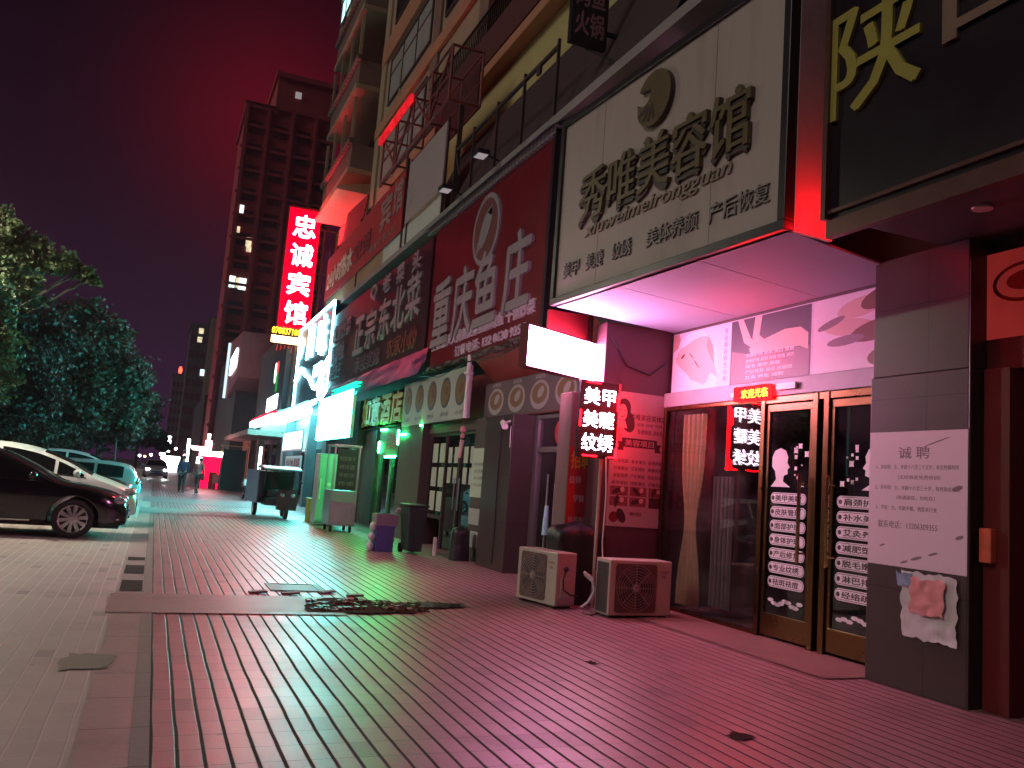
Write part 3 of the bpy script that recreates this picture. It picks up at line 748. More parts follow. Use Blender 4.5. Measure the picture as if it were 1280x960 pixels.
# emblem: round gold disc with a hollow bite and a sprig
mb = MB(); pts = []
for k in range(30):
    a = math.radians(150 - k * 10.5); pts.append((.30 * math.cos(a), .30 * math.sin(a)))
for k in range(12):
    a = math.radians(-160 + k * 16); pts.append((-.17 + .12 * math.cos(a) , .05 + .10 * math.sin(a) + .04 * (k / 11)))
mb.prism(pts, off(F, .05, .70, .016), .06, 0, 1)
for a in (-150, -120, -95, -70):
    c, s_ = math.cos(math.radians(a)), math.sin(math.radians(a))
    G = off(F, .0, .68, .078); mb.prism([(c * .22 - s_ * .02, s_ * .22 + c * .02), (c * .06 - s_ * .035, s_ * .06 + c * .035), (c * .06 + s_ * .01, s_ * .06 - c * .01), (c * .22 + s_ * .02, s_ * .22 - c * .02)][::-1], G, .004, 1)
mb.build('emblem', [OLIVEL, UMBER], s)

s = thing('pink_lightbox', 'glowing blank white lightbox projecting beside the salon under its big sign', 'lightbox', (4.65, 9.75, 2.85))
F = FR((3.95, 9.38), (5.30, 10.02), 3.135)
mb = MB(); panel(mb, off(F, 0, 0, .02), 1.46, .50, .10); mb.build('lit_face', E_BOX, s)
mb = MB(); frame(mb, off(F), 1.50, .54, .02, .125); mb.build('frame', REDS, s)
mb = MB(); mb.box(4.62, 5.26, 10.06, 10.10, 3.1, 3.80); mb.build('back_board', REDS, s)
mb = MB(); mb.box(5.16, 5.24, 9.93, 9.98, 2.7, 3.9); mb.cyl(V((5.2, 9.95, 3.6)), V((5.2, 9.95, 3.95)), .03); mb.parts('bracket', RJ, s)

s = thing('led_sign', 'upright black LED sign with white characters and red strips on a thin pole', 'LED sign', (5.1, 9.35, 0))
F = FY(5.085, 9.33, 2.325)
mb = MB(); panel(mb, off(F, 0, 0, -.06), .56, .97, .06); mb.build('housing', BLACKM, s, bevel=.006)
mb = MB()
for j, t in enumerate(('美甲', '美睫', '纹绣')): mb.text(t, off(F, .0, .29 - .29 * j, .001), .44, .215, .006, 0, .0)
mb.build('lettering', E_LEDW, s)
mb = MB()
for dx, dy, w, h in ((-.10, .462, .2, .016), (.262, .24, .016, .22), (-.262, -.0, .016, .2), (-.10, -.462, .2, .016), (.262, -.40, .016, .12), (.215, -.462, .10, .016)): panel(mb, off(F, dx, dy, .001), w, h, .01)
mb.parts('red_strip', E_LEDR, s)
mb = MB(); panel(mb, off(F, .287, 0, -.055), .008, .96, .05); mb.build('edge_strip', E_LEDR, s)
mb = MB(); mb.cyl(V((5.17, 9.36, 0)), V((5.17, 9.36, 1.84)), .022, seg=10); mb.build('pole', mk('galvanised_pole', (.45, .40, .30), .5, .2, 5., .1, metal=.3), s)
mb = MB(); mb.tube([V((5.22, 9.32, 1.86)), V((5.24, 9.30, 1.4)), V((5.235, 9.31, .8)), V((5.27, 9.28, .3)), V((5.16, 9.1, .03)), V((5.0, 8.98, .02))], .010, 6); mb.build('cable', OFFW, s)

# poster under the led sign
s = thing('recruit_poster', 'narrow red poster with yellow heading on the pillar under the LED sign', 'poster', (5.1, 9.92, .9))
F = FY(5.185, 9.925, 1.46)
mb = MB(); panel(mb, F, .36, 1.06, .003); mb.build('sheet', BANRED, s)
mb = MB(); mb.text('招聘', off(F, 0, .36, .003), .29, .22, .001, 0, .03); mb.build('heading', mk('yellow_print', (.65, .38, .03), .5, .1, 5., 0, dirtamt=0), s)
mb = MB(); mb.text('技师', off(F, -.07, .10, .003), .17, .10, .001, 0, .02); mb.text('学徒', off(F, 0, -.14, .003), .16, .09, .001, 0, .02); mb.text('待遇面议', off(F, 0, -.42, .003), .28, .08, .001, 0, .02); mb.build('lettering', MAUVEL, s)

# large salon poster on the maroon wall
s = thing('salon_poster', 'tall pale pink salon poster with a woman portrait and photo grid on the maroon wall', 'poster', (5.85, 9.59, 1.0))
F = FY(5.86, 9.595, 1.88)
mb = MB(); panel(mb, F, .88, 1.76, .004); mb.build('sheet', PINKW, s)
PRN = mk('poster_brown_print', (.045, .016, .018), .55, .2, 5., 0, dirtamt=0); PRM = mk('poster_mid_print', (.20, .07, .065), .55, .4, 11., 0, dirtamt=0)
def ell(mb, F, cx, cy, rx, ry, d, m, n=18, rot=0.0):
    c, s_ = math.cos(rot), math.sin(rot)
    mb.prism([(cx + rx * math.cos(a) * c - ry * math.sin(a) * s_, cy + rx * math.cos(a) * s_ + ry * math.sin(a) * c) for a in [2 * math.pi * k / n for k in range(n)]], F, d, m)
mb = MB(); G = off(F, 0, 0, .004)
ell(mb, G, -.26, .66, .10, .13, .0008, 0); ell(mb, G, -.20, .50, .10, .16, .0009, 0, 18, .4); ell(mb, G, -.285, .60, .072, .115, .0016, 1); mb.prism([(-.40, .40), (-.20, .40), (-.24, .50), (-.36, .50)], G, .0012, 1)
ell(mb, G, -.315, .63, .018, .006, .0022, 0); ell(mb, G, -.25, .63, .018, .006, .0022, 0); ell(mb, G, -.285, .545, .02, .008, .0022, 0)
mb.build('portrait', [PRN, SKIN_], s)
mb = MB()
mb.text('秀唯美容美体店', off(G, .12, .56), .56, .085, .001, 0, .02); mb.text('加盟 连锁 热线', off(G, .14, .465), .40, .04, .001, 0, .01); mb.text('免费体验 送好礼', off(G, .16, .37), .40, .065, .001, 0, .02)
for k in range(3):
    for j, t in enumerate(('专业祛斑', '补水美白', '肩颈养护', '纤体瘦身', '艾灸理疗', '卵巢保养', '皮肤管理', '产后修复', '祛痘抗衰')[k * 3:k * 3 + 3]): mb.text(t, off(G, -.26 + .26 * j, -.03 - .095 * k), .215, .052, .001, 0, .02)
mb.text('美甲项目', off(G, -.27, -.315), .24, .05, .001, 0, .02); mb.text('纹绣 睫毛', off(G, .01, -.315), .22, .05, .001, 0, .02); mb.text('价格优惠', off(G, .28, -.315), .22, .05, .001, 0, .02)
mb.text('预约电话', off(G, .0, -.71), .18, .05, .001, 0, .02)
mb.build('lettering', PRN, s)
mb = MB(); mb.prism([(-.27, .155), (.27, .155), (.27, .275), (-.27, .275)], G, .0012, 0); mb.prism([(-.34, .11), (-.24, .11), (-.24, .22), (-.34, .22), (-.31, .165)], G, .0008, 0); mb.prism([(.34, .11), (.31, .165), (.34, .22), (.24, .22), (.24, .11)], G, .0008, 0); mb.text('美容项目', off(G, 0, .215, .0015), .44, .085, .001, 1, .02)
mb.build('ribbon', [PRN, PINKW], s)
for i, (x, y, w, h) in enumerate(((-.27, -.42, .27, .12), (-.27, -.555, .27, .12), (.02, -.42, .25, .12), (.02, -.555, .25, .12), (.29, -.42, .22, .12))):
    mb = MB(); panel(mb, off(G, x, y), w, h, .001, 0); ell(mb, G, x - .03, y, w * .3, h * .25, .0016, 1, 14, .4 + i); ell(mb, G, x + .05, y + .02, w * .12, h * .3, .0018, 2, 12, -.3 * i)
    mb.build('photo', [PRM, PRN, SKIN_], s)
mb = MB(); panel(mb, off(G, .29, -.555), .2, .14, .001); mb.build('dark_square', PRN, s)
mb = MB(); ell(mb, G, -.33, -.76, .07, .07, .001, 0); ell(mb, G, -.22, -.74, .06, .1, .0014, 1, 14, .5); mb.build('drawing', [REDS, PRN], s)

# photo banner over the salon door
s = thing('massage_banner', 'long printed photo banner of facial and massage scenes above the salon doors', 'banner', (6.25, 7.8, 2.8))
F = FX(6.29, 7.60, 3.205)
LAV = mk('banner_pale_lilac', (.66, .62, .70), .5, .08, 2., 0, dirtamt=0); SLT = mk('banner_slate', (.05, .042, .055), .5, .15, 2., 0, dirtamt=0); TOW = mk('banner_towel_white', (.74, .72, .74), .5, .1, 6., 0, dirtamt=0); BRS = mk('banner_brown', (.15, .075, .04), .5, .3, 7., 0, dirtamt=0); TAUP = mk('banner_taupe', (.20, .15, .16), .5, .1, 2., 0, dirtamt=0)
mb = MB(); panel(mb, F, 3.9, .80, .006); mb.build('sheet', LAV, s)
G = off(F, 0, 0, .006)
mb = MB()   # lying face wrapped in towels
mb.prism([(-1.94, -.39), (-1.94, .0), (-1.80, .30), (-1.55, .39), (-1.30, .39), (-1.0, .1), (-.92, -.2), (-.98, -.39)], G, .001, 1)
mb.prism([(-1.88, .06), (-1.84, .13), (-1.76, .19), (-1.66, .22), (-1.5, .27), (-1.32, .30), (-1.16, .28), (-1.06, .14), (-1.02, -.1), (-.93, -.27), (-1.1, -.19), (-1.17, -.31), (-1.32, -.35), (-1.47, -.28), (-1.6, -.17), (-1.76, -.07), (-1.85, .0)][::-1], G, .002, 0)
mb.prism([(-1.16, .28), (-1.06, .14), (-1.02, -.1), (-1.12, .02), (-1.2, .16)][::-1], G, .0026, 4)
for x, y, rx, ry, rt in ((-1.40, -.05, .085, .010, -.75), (-1.52, .07, .07, .009, -.7)): ell(mb, G, x, y, rx, ry, .003, 2, 12, rt)
ell(mb, G, -1.71, .08, .05, .02, .003, 3, 12, .5); ell(mb, G, -1.83, .07, .03, .012, .003, 4, 8, .4)
mb.prism([(-1.94, .39), (-1.94, .16), (-1.83, .20), (-1.78, .31), (-1.82, .39)], G, .0032, 4)
mb.prism([(-1.94, -.39), (-1.94, -.05), (-1.72, -.14), (-1.48, -.26), (-1.25, -.33), (-1.2, -.39)], G, .0042, 1)
mb.build('facial_photo', [SKIN_, TOW, BRS, REDS, mk('print_shaded_skin', (.46, .30, .24), .5, .2, 5., 0, dirtamt=0)], s)
mb = MB()   # back massage
mb.prism([(-.70, .0), (-.70, .39), (.66, .39), (.66, -.39), (-.70, -.39)][::-1], G, .001, 1); mb.prism([(-.68, -.38), (.64, -.38), (.64, -.06), (-.3, -.06), (-.68, .02)], G, .0016, 2)
mb.prism([(-.32, -.05), (.5, -.05), (.62, -.1), (.62, .08), (.5, .16), (.25, .17), (-.1, .10), (-.36, .02)], G, .0024, 0)
mb.prism([(-.58, .39), (-.48, .39), (-.33, .14), (-.2, .08), (-.3, .02), (-.45, .1)], G, .0032, 0); mb.prism([(-.26, .39), (-.14, .39), (-.18, .16), (-.06, .08), (-.2, .06), (-.30, .14)], G, .0034, 0)
mb.build('massage_photo', [SKIN_, SLT, TAUP], s)
mb = MB()
mb.text('专\n业\n美\n容\n养\n生\n会\n所', off(G, -.80, 0), .075, .66, .002, 1, .01)
for k, (t, w) in enumerate((('面部护理 补水 美白 祛斑', .82), ('身体护理 肩颈 背部 经络 淋巴', .82), ('脱毛 美甲 美睫', .60), ('产后修复 骨盆 妊娠纹', .80), ('艾灸 养生 减肥', .66))): mb.text(t, off(G, .0 + (w - .82) / 2, -.06 - .066 * k, .002), w, .044, .001, 0, .02)
mb.build('lettering', [TOW, TAUP], s)
mb = MB()   # feet and towels
mb.prism([(.70, -.39), (1.94, -.39), (1.94, .39), (.70, .39)], G, .001, 1)
ell(mb, G, 1.35, .24, .32, .10, .002, 0, 18, .1); ell(mb, G, 1.62, .30, .28, .10, .0026, 2, 16, .2); ell(mb, G, 1.20, .05, .36, .09, .0028, 0, 18, -.1); ell(mb, G, 1.55, -.02, .34, .10, .003, 2, 18, .12); ell(mb, G, 1.15, -.08, .25, .05, .0034, 3, 16, .05); ell(mb, G, 1.7, -.28, .26, .10, .0022, 2, 16, .1); ell(mb, G, .95, .12, .2, .04, .0036, 3, 12, .25)
mb.build('towel_photo', [SKIN_, TOW, BRS, TAUP], s)

s = thing('scrolling_led_strip', 'small red scrolling LED strip with amber characters on the salon door lintel', 'LED sign', (6.15, 7.7, 2.6))
F = FX(6.19, 7.72, 2.665)
mb = MB(); panel(mb, F, .62, .17, .045); mb.build('housing', E_DRD, s)
mb = MB(); mb.text('欢迎光临', off(F, .06, -.005, .046), .46, .105, .002, 0, .02); mb.build('lettering', E_ORG, s)
mb = MB(); panel(mb, off(F, .55, .04), .30, .07, .03); panel(mb, off(F, -.36, 0), .05, .05, .03); mb.build('controller', PLAST, s)

# notice on the stone pillar
s = thing('hiring_notice', 'large white hiring notice sheet on the brown stone pillar beside the salon doors', 'notice', (5.79, 5.14, .98))
F = FX(5.80, 5.135, 1.55)
NOTE = mk('notice_sheet', (.62, .52, .56), .6, .06, 1.2, .02, dirtamt=.12, dirt=(.3, .2, .2))
mb = MB(); panel(mb, F, .975, 1.13, .004); mb.build('sheet', NOTE, s)
NPR = mk('faded_notice_print', (.20, .14, .16), .6, .2, 6., 0, dirtamt=0)
mb = MB(); G = off(F, 0, 0, .004)
mb.text('诚 聘', off(G, -.02, .385), .31, .10, .001, 0, .02)
for t, dx, dy, w, h in (('1、美容师：女，年龄十八至三十五岁，有无经验均可', .0, .265, .82, .040), ('（无经验者免费培训）', .03, .18, .42, .036), ('2、美甲师：女，年龄十八至三十岁，有经验者优先', .0, .09, .84, .040), ('（待遇面议，包吃住）', .0, .01, .38, .036), ('3、学徒：女，年龄不限，热爱本行业', -.10, -.08, .62, .040), ('联系电话：13206309355', -.08, -.22, .60, .062)): mb.text(t, off(G, dx, dy), w, h, .0008, 0, .015)
mb.build('lettering', NPR, s)
mb = MB()
for x, y, rx, ry in ((-.33, -.40, .03, .008), (.02, -.48, .06, .012), (.18, -.43, .05, .01), (-.1, -.52, .04, .01), (.42, -.28, .04, .015), (.40, .10, .05, .02), (.2, .47, .14, .006)): ell(mb, G, x, y, rx, ry, .0007, 0, 10, .3)
mb.build('torn_tape', NPR, s)
# crumpled flyer remains under it
s = thing('torn_flyer', 'crumpled white and pink flyer taped low on the stone pillar below the notice', 'flyer', (5.79, 5.0, .45))
def crumple(F, w, h, m, name, par, amp=.02, n=14):
    m_ = MB(); vs = []; fs = []
    for j in range(n + 1):
        for i in range(n + 1):
            x, y = (i / n - .5) * w, (j / n - .5) * h
            e = noise.noise(V((x * 9, y * 9, 3.1))); 
            if i in (0, n): x += noise.noise(V((y * 14, 5, 1))) * .03
            if j in (0, n): y += noise.noise(V((x * 14, 2, 7))) * .03
            vs.append(F[0] + F[1] * x + F[2] * y + F[3] * (.012 + amp * abs(e) + amp * .5 * abs(noise.noise(V((x * 25, y * 25, 9))))))
    for j in range(n):
        for i in range(n):
            a = j * (n + 1) + i; fs.append((a, a + 1, a + n + 2, a + n + 1))
    m_.add(vs, fs, 0, True); return m_.build(name, m, par)
crumple(FX(5.80, 4.98, .70), .52, .52, mk('crumpled_white_plastic', (.58, .56, .56), .4, .25, 7., .1), 'sheet', s, .03)
crumple(FX(5.765, 4.97, .78), .32, .28, mk('pink_paper', (.62, .26, .25), .6, .2, 7., .1), 'pink_sheet', s, .02)
crumple(FX(5.77, 5.19, .90), .16, .10, mk('blue_paper', (.2, .3, .42), .6, .3, 12., .1), 'blue_corner', s, .02, 8)
mb = MB(); mb.box(5.86, 5.93, 4.50, 4.60, 1.10, 1.36); o = one('switch_box', mb, mk('orange_red_box', (.70, .12, .06), .5, .1, 4., .03), 'small orange red box fixed to the red jamb right of the notice', 'switch box', bevel=.008)

# noodle shop sign
s = thing('noodle_sign', 'dark signboard with big yellow green brush characters hanging over the red entrance', 'shop sign', (4.65, 1.0, 3.65))
F = FX(4.68, .56, 4.95)
mb = MB(); panel(mb, off(F, 0, 0, -.1), 8.9, 2.55, .1); mb.build('sign_face', mk('near_black_sheet', (.012, .008, .013), .35, .4, 1., .03), s)
mb = MB(); panel(mb, off(F, 0, -1.22, .002), 8.94, .03, .03); panel(mb, off(F, -4.46, 0, -.08), .05, 2.55, .14); mb.build('frame', mk('dark_copper_trim', (.14, .07, .06), .35, .3, 4., .08, metal=.5), s)
mb = MB(); mb.text('陕', off(F, -4.02, -.02, .004), .88, .92, .03, 0, .02); mb.build('lettering', [YELL], s)
mb = MB(); mb.text('西', off(F, -2.95, .12, .004), .98, .86, .03, 0, .02); mb.build('lettering', [BRNL], s)
mb = MB(); mb.box(4.64, 4.70, -4, 5.0, 3.52, 3.655); mb.build('lip', MATS['dark_copper_trim'], s)
mb = MB(); mb.tube([V((4.80, 5.00, 3.72)), V((4.80, 5.12, 3.72))], .02, 8); mb.build('added_red_tube', em('added_red_light', (1., .003, .008), L_ADDED_RED), s)  # unseen red tube, added to redden the end panel of the salon sign
s = thing('bowl_menu_board', 'red menu board with a round bowl picture above the dark red doorway', 'menu board', (6.0, 4.0, 2.6))
F = FX(6.035, 3.72, 3.08)
mb = MB(); panel(mb, off(F, 0, 0, -.03), 1.98, .96, .05); mb.build('housing', RJ, s)
G = off(F, 0, 0, .021)
SAL = em('added_glow_salmon_print', (.24, .018, .016), .8, .4); CHR = mk('menu_dark_print', (.16, .04, .03), .5, .3, 6., 0, dirtamt=0)  # weak glow added to brighten the dim menu print
mb = MB(); panel(mb, off(G, 0, .12), 1.94, .70, .003, 0); 
for k in range(4):
    x = -.62 + .5 * k; ell(mb, G, x, .20, .27, .16, .0045, 1, 24); ell(mb, G, x, .20, .235, .13, .006, 0, 24); ell(mb, G, x + .03, .21, .18, .08, .0075, 1, 20)
mb.build('print', [SAL, CHR], s)
mb = MB(); mb.text('面条 饺子 凉皮', off(G, .1, -.35), 1.3, .12, .002, 0, .02); mb.build('lettering', SAL, s)
mb = MB(); panel(mb, off(G, .3, -.46, .0), 1.2, .03, .02); mb.build('trim', PLAST, s)
mb = MB(); mb.cyl(V((5.3, 4.15, 3.667)), V((5.3, 4.15, 3.650)), .07, seg=16); one('downlight', mb, mk('downlight_ring', (.6, .4, .38), .3, .1, 4., 0), 'unlit round downlight in the dark soffit over the red entrance', 'downlight')

# ------------------------------------------------------------------ fish restaurant sign
s = thing('fish_restaurant_sign', 'tall red signboard with grey raised characters and an oval fish emblem', 'shop sign', (5.4, 15.3, 3.85))
F = FX(5.47, 15.25, 5.58)
mb = MB(); panel(mb, off(F, 0, 0, -.1), 6.45, 3.36, .1); mb.build('sign_face', REDS, s)
mb = MB(); mb.box(5.42, 5.60, 12.0, 12.10, 3.88, 7.3); mb.box(5.40, 5.55, 11.98, 18.5, 3.84, 3.90); mb.build('frame', BLACKM, s)
mb = MB(); crn = []
for k in range(40): mb.sphere(V((5.42 + random.uniform(-.02, .05), 12.2 + k * .157, 3.86 + random.uniform(-.05, .03))), random.uniform(.05, .10), random.uniform(.06, .12), random.uniform(.03, .06), 0, 7, 5)
mb.build('moss_edging', mk('grey_green_edging', (.10, .11, .08), .8, .4, 8., .3), s)
for i, (ch, y, z) in enumerate((('重', 17.45, 5.1), ('庆', 16.05, 5.1), ('鱼', 14.75, 5.15), ('庄', 13.25, 5.15))):
    mb = MB(); mb.text(ch, FX(5.466, y, z), 1.16, 1.42, .06, 0, .028); mb.build('lettering', [GREYL], s)
mb = MB(); mb.text('主营:重庆火锅鱼酸菜鱼麻辣鱼 干锅炒菜', FX(5.466, 15.2, 4.40), 5.6, .25, .03, 0, .03); mb.text('订餐电话: 132 0630 9355', FX(5.466, 14.55, 4.08), 3.6, .22, .03, 0, .03); mb.build('lettering', [mk('lilac_lettering', (.60, .48, .58), .5, .1, 4., 0, dirtamt=.1)], s)
mb = MB(); G = FX(5.466, 15.0, 6.35)
ell(mb, G, 0, 0, .72, .72, .05, 0, 30); ell(mb, G, 0, 0, .62, .62, .056, 1, 30); ell(mb, G, .02, .02, .44, .22, .066, 0, 20, .9); mb.prism([(-.2, -.30), (-.42, -.46), (-.36, -.2)], G, .066, 0); mb.prism([(.1, .3), (.32, .2), (.34, .42)], G, .066, 0)
mb.build('emblem', [GREYL, mk('emblem_brown', (.16, .06, .05), .5, .2, 4., .05)], s)
# dishes banner strip over the glass doors
s = thing('dish_photo_strip', 'dark strip printed with dishes above the fish restaurant glass doors', 'banner', (5.8, 13, 2.65))
F = FX(5.79, 12.78, 2.99)
mb = MB(); panel(mb, off(F, 0, 0, -.04), 4.95, .70, .045); mb.build('sheet', mk('dim_dish_print', (.13, .095, .10), .5, .3, 3., 0), s)
DISH = mk('dish_food', (.20, .12, .06), .5, .5, 8., .0, dirtamt=0); PLATE = mk('dish_plate', (.36, .33, .32), .4, .1, 3., 0, dirtamt=0); SHRIMP = mk('shrimp_print', (.62, .20, .08), .5, .4, 7., 0, dirtamt=0)
for k in range(4):
    mb = MB(); x = -1.9 + .98 * k; ell(mb, F, x, -.02, .38, .25, .007, 0, 20); ell(mb, F, x, .0, .30, .18, .009, 1, 18); ell(mb, F, x + .05, .02, .14, .08, .011, 0, 12, .5)
    mb.text(('香辣鱼', '水煮鱼', '剁椒鱼', '酸菜鱼')[k], off(F, x, .29, .006), .4, .08, .001, 0, .02); mb.build('dish_print', [PLATE, DISH], s)
mb = MB(); panel(mb, off(F, 2.0, 0, .006), .92, .69, .002, 2); ell(mb, F, 2.0, .02, .42, .27, .0095, 0, 20); ell(mb, F, 1.98, .04, .33, .20, .011, 1, 20)
for k in range(5): ell(mb, F, 1.80 + .1 * k, .02 + .08 * (k % 2), .07, .045, .013, 0 if k == 2 else 1, 10, .6 * k)
mb.build('dish_print', [TOW, SHRIMP, LAV], s)
mb = MB(); panel(mb, off(F, 0, -.34, .004), 4.95, .03, .01); mb.build('trim', RJ, s)
mb = MB(); mb.cyl(V((5.62, 12.5, 3.69)), V((5.62, 12.5, 3.715)), .085, seg=16); one('downlight', mb, E_DOWN, 'small lit round downlight under the red sign beside the lightbox', 'downlight')
# second banner with round dishes over the dark restaurant
s = thing('grey_dish_banner', 'grey banner with five round dish pictures above the dark restaurant', 'banner', (5.5, 17.7, 2.68))
F = FX(5.49, 17.75, 3.19)
mb = MB(); panel(mb, off(F, 0, 0, -.04), 4.75, 1.04, .045); mb.build('sheet', mk('grey_green_sheet', (.38, .40, .36), .55, .12, 1.4, .03), s)
for k in range(5):
    mb = MB(); x = -1.95 + .95 * k; ell(mb, F, x, .08, .33, .33, .007, 0, 22); ell(mb, F, x, .08, .27, .27, .009, 1, 20); ell(mb, F, x + .05, .12, .12, .09, .011, 2, 12, k)
    mb.text(('红烧肉', '地三鲜', '溜肉段', '锅包肉', '小炒')[k], off(F, x, -.38, .006), .5, .10, .001, 0, .01)
    mb.build('dish_print', [mk('plate_dark_blue', (.07, .08, .10), .4, .2, 3., 0, dirtamt=0), DISH, BRS], s)
mb = MB(); mb.cyl(V((5.40, 15.25, 2.65)), V((5.40, 15.25, 3.88)), .045, seg=12); mb.cyl(V((5.40, 15.25, 3.5)), V((5.40, 15.25, 3.54)), .09, seg=12); one('drain_pipe', mb, PLAST, 'white plastic drain pipe between the two dish banners', 'pipe')

# ------------------------------------------------------------------ dark maroon restaurant sign + navy tarpaulin
s = thing('northeast_food_sign', 'unlit maroon signboard with grey characters left of the tall red sign', 'shop sign', (5.5, 24.5, 4.4))
F = FX(5.47, 24.75, 5.75)
mb = MB(); panel(mb, off(F, 0, 0, -.1), 12.1, 2.75, .1); mb.build('sign_face', DRED, s)
for i, (ch, y, z) in enumerate((('正', 25.9, 5.75), ('宗', 24.35, 5.75), ('东', 22.75, 5.8), ('北', 21.3, 5.85), ('菜', 19.9, 5.9))):
    mb = MB(); mb.text(ch, FX(5.466, y, z), 1.25, 1.15, .05, 0, .028); mb.build('lettering', [GREYL], s)
for ch, y in (('Q', 24.4), ('老', 22.9), ('菜', 21.4), ('头', 19.9)):
    mb = MB(); mb.text(ch, FX(5.466, y, 6.83), .75, .5, .04, 0, .04); mb.build('lettering', [mk('mauve_grey_letter', (.30, .24, .27), .5, .2, 4., .05)], s)
DIML = mk('dim_plum_letter', (.15, .10, .13), .5, .2, 4., .05)
mb = MB(); mb.text('家常炒菜', FX(5.466, 28.9, 6.35), 3.0, .6, .03, 0, .03); mb.text('铁锅炖鱼', FX(5.466, 29.2, 5.6), 2.2, .6, .03, 0, .03); mb.text('特色饺子', FX(5.466, 29.4, 4.95), 2.0, .5, .03, 0, .03); mb.text('承接宴席', FX(5.466, 24.6, 4.80), 3.2, .5, .02, 0, .02); mb.build('lettering', DIML, s)
mb = MB(); mb.text('农家小炒', FX(5.466, 20.8, 4.85), 2.8, .55, .02, 0, .02); mb.build('lettering', mk('rust_red_letter', (.24, .07, .05), .5, .2, 4., .05), s)
mb = MB(); n = 40; vs = []; fs = []
for j in range(7):
    for i in range(n + 1):
        y = 18.1 + 12.2 * i / n; t = j / 6
        vs.append(V((5.44 - .25 * t + .05 * noise.noise(V((y * 1.3, t * 3, 0))), y, 4.42 - .66 * t + .04 * noise.noise(V((y * 2, 4, t))))))
for j in range(6):
    for i in range(n): a = j * (n + 1) + i; fs.append((a, a + 1, a + n + 2, a + n + 1))
mb.add(vs, fs, 0, True)
one('tarpaulin_awning', mb, BLUET, 'creased navy tarpaulin hung below the unlit maroon signboard', 'awning')
s = thing('yellow_letter_sign', 'row of dull yellow raised characters over the green lit entrance', 'shop sign', (5.55, 22.7, 2.75))
F = FX(5.62, 22.7, 3.24)
mb = MB(); panel(mb, off(F, 0, 0, -.05), 4.9, .94, .05); mb.build('sign_face', mk('dark_green_board', (.03, .035, .03), .5, .3, 2., .05), s)
YLD = mk('dull_yellow_acrylic', (.48, .37, .12), .5, .2, 4., .05)
for k, ch in enumerate('如意酒店'):
    mb = MB(); mb.text(ch, off(F, -1.68 + 1.12 * k, 0, .002), .98, .80, .07, 0, .04); mb.build('lettering', YLD, s)
s = thing('green_led_sign', 'small square sign outlined by glowing green corner strips in the dark entrance', 'LED sign', (5.5, 21.5, 1.95))
F = FX(5.55, 21.45, 2.30)
mb = MB(); panel(mb, off(F, 0, 0, -.05), 1.9, .74, .05); mb.text('住宿', off(F, .2, .05, .002), .9, .4, .004, 1, .03); mb.build('housing', [mk('dark_red_led_board', (.12, .02, .015), .5, .2, 3., .03), mk('dull_red_letter', (.30, .05, .03), .5, .2, 3., .0)], s)
mb = MB()
for dx, dy, w, h in ((-.55, .36, .6, .04), (-.94, -.1, .06, .30), (.94, .12, .06, .36), (.3, -.365, .95, .045)): panel(mb, off(F, dx, dy, .001), w, h, .03)
mb.parts('green_strip', E_GRN, s)
mb = MB()
for y0, y1, x, z in ((19.6, 20.15, 5.48, 2.45), (18.35, 18.45, 5.48, 2.62)): mb.box(x - .02, x, y0, y1, z, z + .03)
one('green_led_strip', mb, E_GRN, 'thin green LED strip on the brown wall under the grey dish banner', 'LED strip')

s = thing('cyan_lightbox', 'large blank overexposed cold white lightbox left of the green entrance', 'lightbox', (5.2, 27.2, 2.5))
F = FX(5.16, 27.35, 3.22)
mb = MB(); panel(mb, off(F, 0, 0, -.02), 5.3, 1.40, .05); mb.build('lit_face', E_CBOX, s)
mb = MB(); panel(mb, off(F, 0, 0, -.12), 5.36, 1.46, .095); mb.build('housing', PLAST, s)
mb = MB(); mb.box(5.15, 5.45, 24.3, 28, 3.98, 4.02); mb.box(5.15, 5.45, 24.3, 28, 4.10, 4.13); mb.parts('green_strip', em('green_tube', (.02, .9, .45), 2.0), s)

# ------------------------------------------------------------------ neon framed sign
s = thing('neon_sign', 'tall dark teal signboard outlined in white neon with a wavy neon line', 'neon sign', (5.45, 34.6, 4.1))
F = FX(5.45, 34.55, 5.92)
mb = MB(); panel(mb, off(F, 0, 0, -.15), 8.0, 3.62, .15); mb.build('sign_face', mk('teal_sheet', (.010, .018, .026), .4, .2, 1., .03), s)
mb = MB(); frame(mb, off(F, 0, 0, .001), 8.0, 3.62, .07, .06); mb.build('neon_border', E_NEON, s)
mb = MB(); pts = []
for k in range(40):
    t = k / 39; x = -3.9 + 7.8 * t; y = -.55 + .45 * math.exp(-((x + 2.5) / .9) ** 2) - .75 * math.exp(-((x - 1.6) / 1.5) ** 2) + .25 * max(0, (x - 2.2)) * .7
    pts.append(F[0] + F[1] * x + F[2] * y + F[3] * .05)
mb.tube(pts, .06, 6); mb.build('neon_wave', E_NEON, s)
for ch, x, y, w, h in (('川', -.9, .85, 1.3, 1.4), ('味', 1.9, .75, 1.9, 1.6), ('小', -3.3, .9, .6, 1.0), ('面馆', 1.75, -.55, 1.9, .5), ('面', 2.7, -1.35, 1.1, .6)):
    mb = MB(); mb.text(ch, off(F, x, y, .02), w, h, .04, 0, .0); mb.build('lettering', E_NEON, s)
s = thing('white_canopy_light', 'long rounded white light tube glowing under the neon sign', 'light', (5.0, 36, 3.4))
mb = MB(); mb.tube([V((5.1, 32.6, 3.70)), V((5.1, 41.0, 3.70))], .24, 14); mb.sphere(V((5.1, 32.6, 3.70)), .24); mb.build('tube', E_CAN, s)
mb = MB(); mb.box(5.06, 5.45, 32.4, 41.5, 3.98, 4.08); mb.build('canopy', PLAST, s)
s = thing('white_screen', 'square white lit screen in the shop window behind the cargo tricycle', 'screen', (5.5, 37.2, 2.3))
